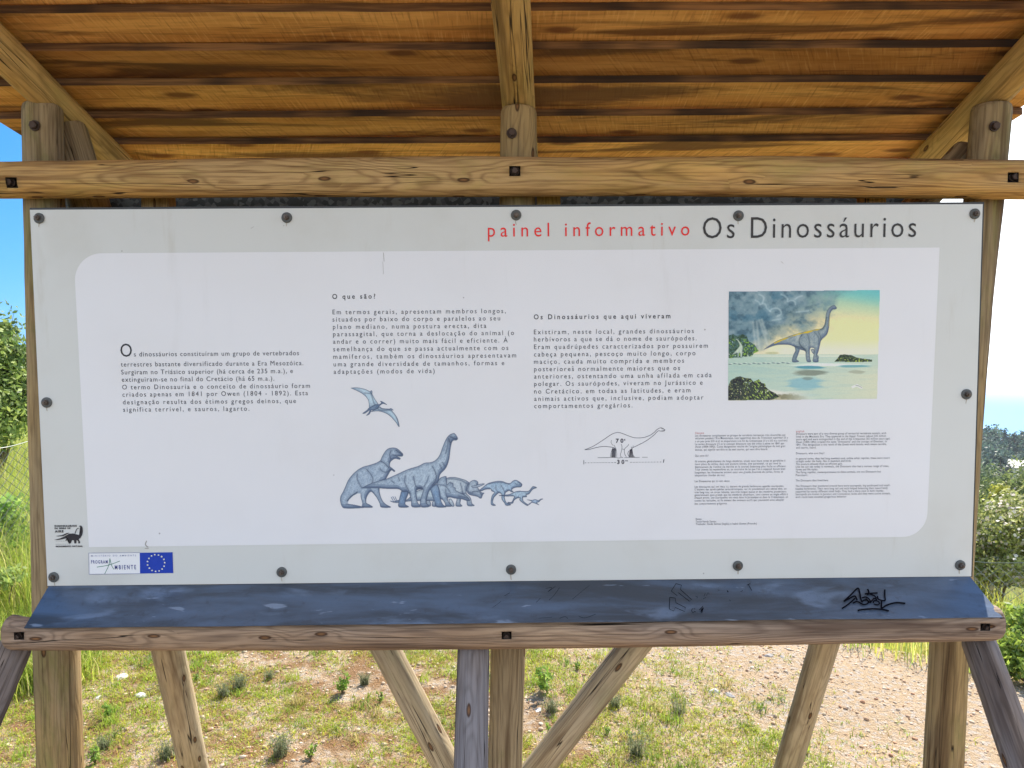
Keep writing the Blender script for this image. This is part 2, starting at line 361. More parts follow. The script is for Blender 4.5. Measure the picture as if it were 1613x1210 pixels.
def bolt(parent, p, d, r=.011, washer=0.0, name='bolt', m=None, wm=None):
    """hexagonal bolt head (over an optional round washer) at p facing along d"""
    d = (Vector(d).normalized()+Vector((random.gauss(0, .05), 0, random.gauss(0, .05)))).normalized(); M = frame_of(Vector(p), Vector(p)+d) @ Matrix.Rotation(random.random()*3, 4, 'Z')
    def disc(r0, r1, z0, z1, n):
        V = [(r0*math.cos(2*math.pi*i/n), r0*math.sin(2*math.pi*i/n), z0) for i in range(n)] + [(r1*math.cos(2*math.pi*i/n), r1*math.sin(2*math.pi*i/n), z1) for i in range(n)]
        return V, [(i, (i+1) % n, n+(i+1) % n, n+i) for i in range(n)] + [tuple(range(n, 2*n))]
    if washer:
        w = join([disc(washer, washer, 0, .003, 28), disc(washer, washer*.8, .003, .0048, 28)])
        o = mesh(name, *w, wm or M_RUBBER, parent, M)
        h = join([disc(r*1.15, r*1.1, .0048, .006, 16), disc(r, r, .006, .012, 6), disc(r, r*.8, .012, .0135, 6), disc(r*.42, r*.42, .0135, .019, 10)])
        mesh('bolt_head', *h, m or M_BOLT, parent, M)
    else:
        h = join([disc(r*1.35, r*1.3, 0, .003, 20), disc(r, r, .003, .012, 6), disc(r, r*.8, .012, .0135, 6)])
        mesh(name, *h, m or M_RUST, parent, M)

# roof plane (underside of the boards where they meet the rafters), falling away from the viewer
SLOPE = .302
def zroof(Y): return 2.363-SLOPE*Y
def on_roof(px, py, off=0.0):
    d = ray(px, py); k = (zroof(0)+off-SLOPE*(0)-CAM.z+ -SLOPE*CAM.y)/(d.z+SLOPE*d.y); return CAM+d*k
def rafter(p1, p2, r):
    a, b = on_roof(*p1, -.046), on_roof(*p2, -.046); d = (b-a)/(b.y-a.y)
    return log('rafter', [a+d*(-.92-a.y), a+d*(.76-a.y)], [r*.97, r*1.03], W_RAFT, flats=[((0, 0, 1), .04)])
rafter((0, 78), (176, 251), .047); rafter((804, 0), (817, 165), .046); rafter((1613, 96), (1467, 247), .047)

# boards: each laps over the front edge of the next one down the roof
T = .021
fronts = [-.85, -.705, -.56, -.415, -.273, -.135, .0, .140, .293, .433, .578]
for i, y0 in enumerate(fronts):
    y1 = fronts[i+1] if i+1 < len(fronts) else y0+.145
    ex = (y1-y0); wd = .174; n = 46
    lift = T+.003
    a = Vector((0, y0, zroof(y0))); b = Vector((0, y1, zroof(y1)+lift)); dirv = (b-a).normalized()
    nx = Vector((1, 0, 0)); nz = nx.cross(dirv)
    M = Matrix((nx, dirv, nz)).transposed().to_4x4(); M.translation = a + dirv*wd/2
    xl, xr = -1.515-random.uniform(0, .012), 1.535+random.uniform(0, .012); V, F = [], []
    sd = random.random()*50; bow = random.uniform(-.004, .004)
    for k in range(n+1):
        x = xl+(xr-xl)*k/n
        wv = .0022*mnoise.noise((x*2.2+sd, 1, 0))+bow*((x/1.5)**2-.4)
        w0 = .0028*mnoise.noise((x*5+sd, 5, 0))+.0014*mnoise.noise((x*17+sd, 5, 0))
        for (yy, zz) in ((-wd/2+w0, 0+wv), (-wd/2+w0, T+wv), (wd/2+w0, T+wv), (wd/2+w0, wv)):
            V.append((x, yy, zz))
    for k in range(n):
        for j in range(4): F.append((k*4+j, k*4+(j+1) % 4, (k+1)*4+(j+1) % 4, (k+1)*4+j))
    F.append((3, 2, 1, 0)); F.append(tuple(n*4+j for j in range(4)))
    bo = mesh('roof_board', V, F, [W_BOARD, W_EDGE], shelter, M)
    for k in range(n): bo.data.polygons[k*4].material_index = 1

# posts
def L(*q): return [P(x, y, Y) for x, y, Y in q]
def ground_ext(a, b, z=-.05): a, b = Vector(a), Vector(b); return b+(b-a)*((z-b.z)/(b.z-a.z))
pl = L((67, 165, .105), (70, 330, .105), (78, 620, .105), (90, 1020, .105), (95, 1205, .105)); pl.append(ground_ext(pl[-2], pl[-1]))
lp_ = log('post', pl, [.050, .052, .054, .060, .061, .062], W_POST, flats=[((0, -1, 0), .047)], lump=.07)
pr = L((1562, 166, .105), (1548, 330, .105), (1532, 480, .105), (1516, 660, .105), (1494, 1020, .105), (1486, 1205, .105)); pr.append(ground_ext(pr[-2], pr[-1]))
rp_ = log('post', pr, [.050, .050, .049, .050, .051, .053, .055], W_POST, flats=[((0, -1, 0), .045)], lump=.06)
pc = L((817, 171, .105), (815, 320, .105), (800, 1020, .105), (796, 1205, .105)); pc.append(ground_ext(pc[-2], pc[-1]))
cp_ = log('post', pc, [.049, .049, .050, .050, .050], W_POST, flats=[((0, -1, 0), .043)], lump=.05)
bolt(lp_, P(55, 198, .056), (0, -1, 0), .0105); bolt(rp_, P(1566, 199, .058), (0, -1, 0), .0105); bolt(cp_, P(806, 210, .060), (0, -1, 0), .0105)

# top beam, notched for its three bolts
tb0, tb1 = P(-14, 284, .022), P(1640, 284, .022)
tbm = P(811, 278, .022)
cuts = []
for bx, by in ((16, 287), (811, 269), (1598, 279)):
    p = P(bx, by, -.025); cuts.append((p+Vector((0, .012, 0)), (.0145, .016, .013)))
tb = log('top_beam', [tb0, P(400, 280, .022), tbm, P(1200, 279, .022), tb1], [.046, .050, .051, .053, .052], W_BEAM, flats=[((0, -1, 0), .043), ((0, 1, 0), .026)], cuts=cuts, lump=.07, seed=4.2)
for bx, by in ((16, 287), (811, 269), (1598, 279)): bolt(tb, P(bx, by, -.006)+Vector((0, .004, 0)), (0, -1, 0), .0095)

# front beam under the ledge
FY = -.100
cuts = []
for bx, by in ((30, 1002), (798, 1001), (1552, 988)):
    p = P(bx, by, -.137); cuts.append((p+Vector((0, .010, 0)), (.0125, .016, .0095)))
fb = log('front_beam', [P(16, 994, FY), P(38, 999, FY), P(400, 999, FY), P(806, 997, FY), P(1200, 991, FY), P(1552, 983, FY), P(1570, 979, FY)], [.0455, .0395, .0405, .0405, .0405, .042, .046], W_FRONT, flats=[((0, -1, 0), .0375)], cuts=cuts, lump=.04, seed=9.1)
for bx, by in ((30, 1002), (798, 1001), (1552, 988)): bolt(fb, P(bx, by, -.120), (0, -1, 0), .0075)

# struts to the ground, front and back
def strut(p1, p2, r, m, top=.06, name='strut', lump=.05):
    a, b = P(*p1), P(*p2); d = (b-a).normalized(); return log(name, [a-d*top, a, b, ground_ext(a, b)], [r*.96, r, r*1.03, r*1.05], m, lump=lump)
strut((22, 1020, -.065), (-62, 1210, -.235), .044, W_GREY, .01)
strut((746, 1020, -.065), (742, 1210, -.215), .0415, W_GREY, .01)
strut((1541, 1010, -.050), (1612, 1210, -.215), .0425, W_GREY, .01)
strut((264, 1020, .24), (306, 1210, .56), .0465, W_LEG, .25)
strut((1298, 1015, .26), (1240, 1210, .52), .042, W_LEG, .25)
def brace(p1, p2, r, m, up=.2, dn=.35):
    a, b = P(*p1), P(*p2); d = (b-a).normalized(); return log('brace', [a-d*up, a, b, b+d*dn], [r, r, r, r], m, lump=.05)
brace((606, 1020, .27), (703, 1205, .27), .0435, W_LEG, .22, .42)
brace((996, 1020, .27), (852, 1205, .27), .0455, W_LEG, .22, .36)
brace((106, 212, .20), (143, 330, .20), .055, W_POST, .03, .4)
brace((1524, 236, .19), (1440, 330, .19), .040, W_POST, .0, .4)

# backing sheet and battens behind the panel
bz1 = P(800, 285, .18).z
mesh('backing_sheet', *box(-1.36, 1.25, .262, .265, 1.0, bz1), M_GALV, shelter)
for x0, x1 in ((222, 265), (846, 883), (1362, 1396)):
    a, b = P(x0, 318, .09), P(x1, 318, .09); c = (a+b)/2; w = (b-a).x/2
    v, f = box(-w, w, -.024, .024, 0, bz1-1.01-.02)
    M = Matrix.Translation((c.x, .115, 1.01)); mesh('batten', v, f, W_BEAM, shelter, M)

# the panel
PY = 0.0
panel = mesh('information_panel', *box(-1.25, 1.25, 0, .004, .96, 1.96), [M_BORDER], shelter)
fr = join([box(-1.253, -1.225, .0042, .032, .957, 1.966), box(1.225, 1.256, .0042, .032, .957, 1.966), box(-1.2248, 1.2248, .0042, .032, 1.94, 1.966), box(-1.2248, 1.2248, .0042, .032, .957, .98)])
mesh('panel_frame', *fr, M_FRAME, panel)
for bx, by in ((62, 344), (452, 343), (813, 339), (1163, 340), (1535, 337), (74, 634), (1522, 621), (85, 909), (444, 901), (805, 897), (1162, 891), (1512, 890)):
    bolt(panel, P(bx, by, 0), (0, -1, 0), .0065, .0138, 'washer')

DRIP = []
for bx, by in ((62, 344), (452, 343), (813, 339), (1163, 340), (1535, 337), (74, 634), (1522, 621), (85, 909), (444, 901), (805, 897), (1162, 891), (1512, 890)):
    DRIP.append((random.uniform(1.4, 2.6), [(bx+random.uniform(-2, 2), by+5), (bx+random.uniform(-1, 1), by+11), (bx+random.uniform(-1, 1), by+random.uniform(13, 17))]))
# --- print: everything below lies on the panel's face, in layers a fraction of a millimetre thick
Y1, Y2, Y3, Y4 = -.0006, -.0012, -.0018, -.0024
def arc(c, r, a0, a1, n=10): return [(c[0]+r*math.cos(R(a0+(a1-a0)*i/n)), c[1]+r*math.sin(R(a0+(a1-a0)*i/n))) for i in range(n+1)]
tl, tr, br, bl = (118, 400), (1480, 390), (1460, 845), (140, 862)
wp = arc((160, 441), 42, 180, 270) + [tr] + [(1466-6+arc_[0], 805+arc_[1]) for arc_ in []] + arc((1421, 806), 40, 0, 90) + [bl]
mesh('white_print', [P(x, y, Y1) for x, y in wp], [tuple(range(len(wp)))], M_PAPER, panel)
def fill(name, polys, m, Y, f=lambda u, v: (u, v), parent=panel):
    bm = bmesh.new()
    for poly in polys:
        vs = [bm.verts.new(P(*f(*q), Y)) for q in poly]
        try: bm.faces.new(vs)
        except ValueError: pass
    bmesh.ops.triangulate(bm, faces=bm.faces[:])
    bmesh.ops.recalc_face_normals(bm, faces=bm.faces[:])
    me = bpy.data.meshes.new(name); bm.to_mesh(me); bm.free(); me.materials.append(m)
    return link(bpy.data.objects.new(name, me), parent)
def spline(pts, k=6):
    out = []; n = len(pts)
    for i in range(n-1):
        p0, p1, p2, p3 = pts[max(0, i-1)], pts[i], pts[i+1], pts[min(n-1, i+2)]
        for j in range(k):
            t = j/k; out.append(tuple(.5*((2*p1[a])+(-p0[a]+p2[a])*t+(2*p0[a]-5*p1[a]+4*p2[a]-p3[a])*t*t+(-p0[a]+3*p1[a]-3*p2[a]+p3[a])*t**3) for a in (0, 1)))
    return out+[pts[-1]]
def strokes_geo(lines, f, to3, smooth=True):
    """thin drawn lines as flat ribbons; lines = (width px, points[, taper])"""
    V, F = [], []
    for ln in lines:
        w, pts = ln[0], ln[1]; taper = ln[2] if len(ln) > 2 else 0
        q = [f(*p) for p in pts]; q = spline(q, 5) if (smooth and len(q) > 2) else q; n = len(q); base = len(V)
        for i in range(n):
            a, b = q[max(0, i-1)], q[min(n-1, i+1)]; dx, dy = b[0]-a[0], b[1]-a[1]; l = math.hypot(dx, dy) or 1
            ww = w*.5*(1 if not taper else max(.25, math.sin(math.pi*(i+.5)/n)**.6))
            V += [to3(q[i][0]-dy/l*ww, q[i][1]+dx/l*ww), to3(q[i][0]+dy/l*ww, q[i][1]-dx/l*ww)]
        F += [(base+2*i, base+2*i+1, base+2*i+3, base+2*i+2) for i in range(n-1)]
    return V, F
def strokes(name, lines, m, Y, f=lambda u, v: (u, v), parent=panel, smooth=True, to3=None):
    V, F = strokes_geo(lines, f, to3 or (lambda x, y: P(x, y, Y)), smooth)
    return mesh(name, V, F, m, parent)

# --- writing
TEXTS = []        # (group name, text, x0, x1, baseline y, em size px, material, boldness, squeeze)
def T_(g, s, x0, x1, y, em, m, bold=0.0, sq=.93): TEXTS.append((g, s, x0, x1, y, em, m, bold, sq))
T_('title_text', 'Os Dinossáurios', 1107, 1443, 375.5, 47.5, I_TITLE, -.004, .86)
T_('subtitle_text', 'painel informativo', 768.5, 1086, 373, 31, I_RED, .0, .9)
g = 'body_text'
T_(g, 'O', 190, 208, 562, 30.0, I_BLACK, .0, .8)
for s, x0, x1, y in (('s dinossáurios constituíram um grupo de vertebrados', 211, 471, 561.6), ('terrestres bastante diversificado durante a Era Mesozóica.', 190.4, 477.8, 577.6),
    ('Surgiram no Triásico superior (há cerca de 235 m.a.), e', 191, 461.3, 589.9), ('extinguiram-se no final do Cretácio (há 65 m.a.).', 191.9, 432, 601.5),
    ('O termo Dinosauria e o conceito de dinossáurio foram', 192.6, 488.3, 613.5), ('criados apenas em 1841 por Owen (1804 - 1892). Esta', 193, 485.1, 625),
    ('designação resulta dos étimos gregos deinos, que', 193.6, 466.2, 637.1), ('significa terrível, e sauros, lagarto.', 194.2, 392.8, 648.7)): T_(g, s, x0, x1, y, 10.6, I_BODY, .0)
g = 'body_text '
T_(g, 'O que são?', 523.5, 591.3, 470.8, 10.8, I_BLACK, .014)
for s, x0, x1, y in (('Em termos gerais, apresentam membros longos,', 523.9, 796.7, 495.2), ('situados por baixo do corpo e paralelos ao seu', 523.9, 787.8, 506.7),
    ('plano mediano, numa postura erecta, dita', 524.5, 766, 518.4), ('parassagital, que torna a deslocação do animal (o', 524.7, 809.6, 529.9), ('andar e o correr) muito mais fácil e eficiente. À', 524.7, 799.7, 541.6),
    ('semelhança do que se passa actualmente com os', 524.9, 800.7, 553.5), ('mamíferos, também os dinossáurios apresentavam', 525, 813, 565.4), ('uma grande diversidade de tamanhos, formas e', 525.5, 794.3, 577.3),
    ('adaptações (modos de vida)', 525.7, 684.6, 589)): T_(g, s, x0, x1, y, 10.6, I_BODY, .0)
g = 'body_text  '
T_(g, 'Os Dinossáurios que aqui viveram', 840.8, 1056, 503, 10.8, I_BLACK, .014)
for s, x0, x1, y in (('Existiram, neste local, grandes dinossáurios', 841, 1092.8, 526.6), ('herbívoros a que se dá o nome de saurópodes.', 841, 1097.2, 538.1), ('Eram quadrúpedes caracterizados por possuirem', 841.2, 1115, 550),
    ('cabeça pequena, pescoço muito longo, corpo', 841.2, 1095.4, 561.7), ('maciço, cauda muito comprida e membros', 841.2, 1077.5, 573.3), ('posteriores normalmente maiores que os', 841.4, 1071, 585),
    ('anteriores, ostentando uma unha afilada em cada', 841.4, 1120.8, 596.5), ('polegar. Os saurópodes, viveram no Jurássico e', 841.4, 1106.7, 608.2), ('no Cretácico, em todas as latitudes, e eram', 841.4, 1087.5, 620.1),
    ('animais activos que, inclusive, podiam adoptar', 841.6, 1108, 631.6), ('comportamentos gregários.', 841.6, 996.2, 643.1)): T_(g, s, x0, x1, y, 10.6, I_BODY, .0)
g = 'small_text'; K = 7.118
def fr_(s, u0, u1, v, m=I_SMALL): T_(g, s, 1080+u0/K, 1080+u1/K, 670+v/K, 4.5, m, .004, .74)
fr_('français', 107, 205, 97, I_SMALLRED)
for a in (('Les dinosaures constituaient un groupe de vertébrés terrestres très diversifiés qui', 107, 1117, 127), ('vécurent pendant l’Ère Mésozoïque. Leur apparition date du Triassique supérieur (il y', 107, 1147, 157),
    ('a un peu près 235 m.a) et disparurent à la fin du Crétassique (il y a 65 m.a environ).', 107, 1147, 190), ('Le terme dinosaure (!) et le concept dinosaure ont été crées à peine en 1841 par', 107, 1105, 222),
    ('Owen (1804-1892). Cette désignation resulte de l’origine philologique du mot grec', 107, 1117, 252), ('deinos, qui signifie terrible et du mot sauros, qui veut dire lézard.', 107, 920, 285), ('Qui sont-ils?', 106, 255, 352),
    ('Ils avaient généralement de longs membres, situés sous leurs corps et parallèles à', 106, 1117, 415), ('leurs plans du milieu, dans une posture élevée, dite parastatal, ce qui rend le', 106, 1067, 446),
    ('déplacement de l’animal (la marche et la course) beaucoup plus facile et efficient.', 105, 1127, 478), ('Tout comme les mammifères et, au contraire de se que l’on a supposé durant bien', 105, 1115, 508),
    ('longtemps, les dinosaures avaient aussi une grande diversité de tailles, forms et', 104, 1092, 540), ('adaptations (modes de vie).', 104, 443, 572), ('Les Dinosaures qui ici ont vécut.', 102, 497, 638),
    ('Les dinosaures qui ont vécu ici, étaient de grands herbivores appelés saurópodes.', 101, 1103, 700), ('C’étaient des quadrupèdes caractéristiques, car ils possédaient une petite tête, un', 101, 1130, 730),
    ('très long cou, un corps robuste, une très longue queue et des membres postérieurs', 101, 1127, 762), ('généralement plus grands que les membres antérieurs, tout comme un ongle effilé à', 101, 1143, 793),
    ('chaque pouce. Les saurópodes ont vécu dans le Jurassique et dans le Crétassique, en', 101, 1147, 823), ('toutes les latitudes, et ils étaient des animaux actifs qui, pouvaient ainsi adopter', 101, 1105, 855), ('des comportements grégaires.', 101, 467, 890),
    ('Notas:', 113, 182, 1062), ('Texto:Vanda Santos', 113, 342, 1090), ('Tradução: Vanda Santos (Inglês) e Isabel Gomes (Francês)', 113, 797, 1118)): fr_(*a)
g = 'small_text '; K = 9.306
def en_(s, u1, v, m=I_SMALL): T_(g, s, 1240+(134-11*v/1065)/K, 1240+u1/K, 670+v/K, 4.5, m, .004, .74)
en_('english', 248, 103, I_SMALLRED)
for a in (('Dinosaurs were part of a very diverse group of terrestrial vertebrate animals, wich', 1450, 139), ('lived in the Mesozoic Era. They appeared in the Upper Triassic (about 235 million', 1447, 180), ('years ago) and were extinguished in the end of the Cretaceous (65 million years ago).', 1515, 220),
    ('Owen (1804-1892) created the name "Dinosauria" and the concept of Dinosaur, in', 1457, 260), ('1841. This designation is the result of the Greek word deinós, wich means terrible,', 1457, 300), ('and saurós, lizard.', 425, 342), ('Dinosaurs, who are they?', 543, 425),
    ('In general terms, they had long members and, unlike other reptiles, these were insert', 1502, 503), ('straight under the body, like in mammals and birds.', 940, 541), ('This posture allowed them an efficient gait.', 810, 582), ('Like we can see today in mammals, the Dinosaurs also had a various range of sizes,', 1492, 622),
    ('forms and life styles.', 450, 662), ('The flying reptiles, contemporaneous to these animals, are not Dinosaurs but', 1372, 703), ('Pterosaurs.', 303, 745), ('The Dinosaurs that lived here', 600, 824),
    ('The Dinosaurs that wondered around here were sauropods, big quadruped and small-', 1510, 905), ('headed herbivores. Their very long tail and neck helped balancing their massif body', 1472, 945), ('supported by sturdy different sized limbs. They had a sharp claw in both thumbs.', 1417, 985),
    ('Sauropods are known in Jurassic and Cretaceous rocks and they were active animals,', 1515, 1025), ('wich could have assumed gregarious behavior.', 875, 1065)): en_(*a)
LG = lambda u, v: (70+u/7.332, 810+v/7.332)
def lg_(g, s, u0, u1, v, em, m, bold=0, sq=.9): 
    a, b = LG(u0, v), LG(u1, v); T_(g, s, a[0], b[0], a[1], em, m, bold, sq)
lg_('monument_logo_text', 'DINOSSAURIOS', 117, 373, 148, 4.1, I_BLACK, .05, 1); lg_('monument_logo_text', 'DA SERRA DE', 117, 300, 173, 3.5, I_BLACK, .05, 1)
lg_('monument_logo_text', 'AIRE', 120, 220, 211, 4.9, I_BLACK, .05, 1.1); lg_('monument_logo_text', 'MONUMENTO NATURAL', 132, 443, 381, 3.2, I_BLACK, .05, 1.1)
lg_('programme_logo_text', 'MINISTÉRIO DO AMBIENTE', 540, 1060, 490, 3.6, I_LILAC, .01); lg_('programme_logo_text', 'PROGRAM', 540, 732, 570, 7.6, I_BLUE, .015, .6); lg_('programme_logo_text', 'MBIENTE', 815, 1060, 637, 9.8, I_BLUE, .015, .62)
SK = lambda u, v: (910+u/10.753, 660+v/10.753)
def sk_(s, u0, u1, v, em): 
    a, b = SK(u0, v), SK(u1, v); T_('size_sketch_text', s, a[0], b[0], a[1], em, I_PEN, .035, .85)
sk_('70', 645, 775, 403, 9.0); sk_('t', 785, 808, 368, 5.0); sk_('30', 668, 790, 762, 9.0); sk_('m', 806, 850, 718, 3.2)
def build_texts():
    obs = []
    for (g, s, x0, x1, y, em, m, bold, sq) in TEXTS:
        cu = bpy.data.curves.new('t', 'FONT'); cu.body = s; cu.size = 1; cu.resolution_u = 3; cu.offset = bold; cu.space_character = 1; cu.space_word = 1.25 if em < 4.5 else 1.0
        o = bpy.data.objects.new('t', cu); col.objects.link(o); obs.append(o)
    def widths():
        dg = bpy.context.evaluated_depsgraph_get(); dg.update(); out = []
        for o in obs:
            me = o.evaluated_get(dg).to_mesh(); co = np.empty(len(me.vertices)*3, np.float32); me.vertices.foreach_get('co', co); x = co.reshape(-1, 3)[:, 0]
            out.append((float(x.min()), float(x.max()))); o.evaluated_get(dg).to_mesh_clear()
        return out
    w1 = widths()
    for o in obs: o.data.space_character = 1.4
    w2 = widths(); info = []
    for o, (g, s, x0, x1, y, em, m, bold, sq), a, b in zip(obs, TEXTS, w1, w2):
        A, B = P(x0, y, Y2), P(x1, y, Y2); k = (B.x-A.x)/(x1-x0)*em; target = (B.x-A.x)/(k*sq)
        d1, d2 = a[1]-a[0], b[1]-b[0]
        if d2-d1 > 1e-4: sp = 1+.4*(target-d1)/(d2-d1); sp2 = min(1.6, max(.86, sp))
        else: sp2 = 1; 
        o.data.space_character = sp2; info.append((A, k, B.x-A.x))
    w3 = widths(); dg = bpy.context.evaluated_depsgraph_get(); groups = {}
    for o, tx, (A, k, W), w in zip(obs, TEXTS, info, w3):
        me = bpy.data.meshes.new_from_object(o.evaluated_get(dg)); sxx = W/max(1e-5, w[1]-w[0])
        V = [(A.x+(v.co.x-w[0])*sxx, Y2, A.z+v.co.y*k) for v in me.vertices]; F = [tuple(p.vertices) for p in me.polygons]
        groups.setdefault((tx[0], tx[6].name), []).append((V, F)); bpy.data.meshes.remove(me)
    for o in obs: cu = o.data; bpy.data.objects.remove(o); bpy.data.curves.remove(cu)
    for (g, m), parts in groups.items():
        nm = g.strip()
        if m == 'ink_small_red': nm = 'language_heading'
        mesh(nm, *join(parts), bpy.data.materials[m], panel)
build_texts()

# --- logos
mon = [(110, 297), (180, 280), (240, 252), (285, 226), (330, 223), (370, 233), (400, 240), (425, 210), (432, 175), (425, 150), (412, 141), (398, 145), (402, 134), (425, 131), (440, 155), (443, 200), (435, 240), (415, 275), (395, 290), (411, 325), (408, 338), (392, 336), (390, 312), (372, 298), (366, 337), (345, 338), (340, 302), (318, 300), (306, 315), (302, 339), (282, 340), (286, 310), (272, 285), (255, 278), (200, 292), (150, 299)]
fill('monument_emblem', [mon, [(130, 252), (200, 243), (250, 221), (288, 214), (270, 228), (215, 254), (160, 258)], [(248, 285), (258, 285), (255, 308), (243, 308)], [(268, 288), (278, 288), (275, 308), (263, 308)]], I_BLACK, Y2, LG)
strokes('monument_emblem_lines', [(1.0, [(352, 224), (365, 190), (378, 168), (398, 163)])] + [(.35, [(x, 311), (x+14, 311)]) for x in range(130, 235, 20)] + [(.35, [(x, 347), (x+16, 346)]) for x in range(128, 290, 22)], I_BLACK, Y2, LG)
fill('programme_logo', [[(514, 452), (1100, 447), (1103, 686), (518, 692)]], I_LOGO, Y2, LG)
strokes('logo_border', [(.5, [(512, 450), (1101, 445)]), (.5, [(516, 694), (1103, 687)]), (.5, [(512, 450), (516, 694)])], I_BLUE, Y3, LG)
strokes('programme_logo_star', [(.75, [(755, 512), (750, 560), (735, 610), (695, 690)]), (.75, [(755, 515), (775, 590), (800, 636)]), (.8, [(605, 612), (740, 588), (870, 542)])], I_GREEN, Y3, LG)
flag = fill('union_flag', [[(1101, 446), (1480, 440), (1487, 680), (1104, 686)]], I_EU, Y2, LG)
stars = []
for u, v in ((1274, 468), (1317, 472), (1353, 491), (1379, 523), (1389, 561), (1382, 601), (1359, 634), (1325, 655), (1284, 661), (1243, 650), (1211, 623), (1191, 587), (1190, 547), (1207, 511), (1237, 482)):
    stars.append([(u+(12 if i % 2 == 0 else 6)*math.sin(math.pi*i/5), v-(12 if i % 2 == 0 else 6)*math.cos(math.pi*i/5)) for i in range(10)])
fill('flag_stars', stars, I_STAR, Y3, LG)
for t_ in ('programme_logo_text', ):
    for o in bpy.data.objects:
        if o.name.startswith(t_): 
            for v in o.data.vertices: v.co.y = Y3

# --- pen sketch with the animal's weight and length
SKL = [(.75, [(118, 522), (250, 470), (420, 365), (560, 270), (640, 235), (700, 230), (780, 255), (850, 283), (950, 316), (1040, 322), (1130, 312), (1230, 275), (1300, 225), (1350, 175), (1405, 150), (1450, 165), (1480, 188)]),
    (.75, [(118, 522), (200, 515), (330, 482), (440, 466), (540, 474), (625, 488)]), (.75, [(1480, 188), (1450, 208), (1400, 205), (1360, 205), (1290, 275), (1200, 345), (1100, 405), (1000, 455), (915, 495)]),
    (.6, [(1410, 155), (1440, 165)]), (.5, [(1420, 190), (1475, 192)]), (.5, [(575, 360), (565, 400), (600, 450)]), (.5, [(612, 440), (640, 490), (660, 560), (660, 640)]), (.6, [(735, 425), (750, 470), (742, 540), (725, 600), (730, 640), (770, 655)]),
    (.6, [(865, 425), (850, 455), (805, 495), (790, 530), (795, 590), (825, 645)]), (.6, [(745, 508), (790, 518)]), (.5, [(905, 470), (912, 500)]), (.5, [(942, 450), (935, 490)]),
    (.7, [(920, 490), (925, 560), (940, 620), (965, 650)]), (.7, [(870, 540), (850, 580), (860, 620), (885, 650)]), (.7, [(595, 490), (570, 560), (560, 640)]),
    (.6, [(340, 657), (450, 656), (560, 651), (650, 655), (690, 662), (740, 655)]), (.6, [(790, 658), (860, 652), (960, 652), (1050, 650)]), (.6, [(1090, 650), (1185, 649)]),
    (.9, [(103, 698), (103, 770)]), (1.3, [(1462, 685), (1450, 740)])]
for i in range(8): SKL.append((.6, [(600+i*8-10, 490+abs(i-4)*4), (575+i*9, 648)]))
for i in range(7): SKL.append((.6, [(885+i*6, 520-i*3), (872+i*11, 648)]))
for x in list(range(120, 640, 50))+list(range(890, 1420, 50)): SKL.append((.75, [(x, 744-(x-100)*.011), (x+26, 744-(x-100)*.011)]))
strokes('size_sketch', SKL, I_PEN, Y2, SK)

# --- coloured artwork, rasterised into small printed cells
def vnoise(x, y, seed=0):
    xi, yi = np.floor(x).astype(int), np.floor(y).astype(int); fx, fy = x-xi, y-yi; fx, fy = fx*fx*(3-2*fx), fy*fy*(3-2*fy)
    def h(a, b):
        n = (a*374761393+b*668265263+seed*1442695041) & 0xffffffff; n = ((n ^ (n >> 13))*1274126177) & 0xffffffff; return ((n ^ (n >> 16)) & 0xffff)/65535.0
    return (h(xi, yi)*(1-fx)+h(xi+1, yi)*fx)*(1-fy)+(h(xi, yi+1)*(1-fx)+h(xi+1, yi+1)*fx)*fy
def fbm(x, y, oct=4, seed=0):
    s = 0; a = .5
    for i in range(oct): s = s+a*vnoise(x*2**i, y*2**i, seed+i); a *= .5
    return s/(1-.5**oct)
def inside(poly, X, Y):
    p = np.array(poly, float); r = np.zeros(X.shape, bool); j = len(p)-1
    for i in range(len(p)):
        xi, yi, xj, yj = p[i, 0], p[i, 1], p[j, 0], p[j, 1]
        if yi != yj: r ^= ((yi > Y) != (yj > Y)) & (X < (xj-xi)*(Y-yi)/(yj-yi)+xi)
        j = i
    return r
def segdist(pts, X, Y, closed=False):
    d = np.full(X.shape, 1e9); q = list(pts)+([pts[0]] if closed else [])
    for (ax, ay), (bx, by) in zip(q[:-1], q[1:]):
        dx, dy = bx-ax, by-ay; l = dx*dx+dy*dy or 1e-9; t = np.clip(((X-ax)*dx+(Y-ay)*dy)/l, 0, 1); d = np.minimum(d, (X-ax-t*dx)**2+(Y-ay-t*dy)**2)
    return np.sqrt(d)
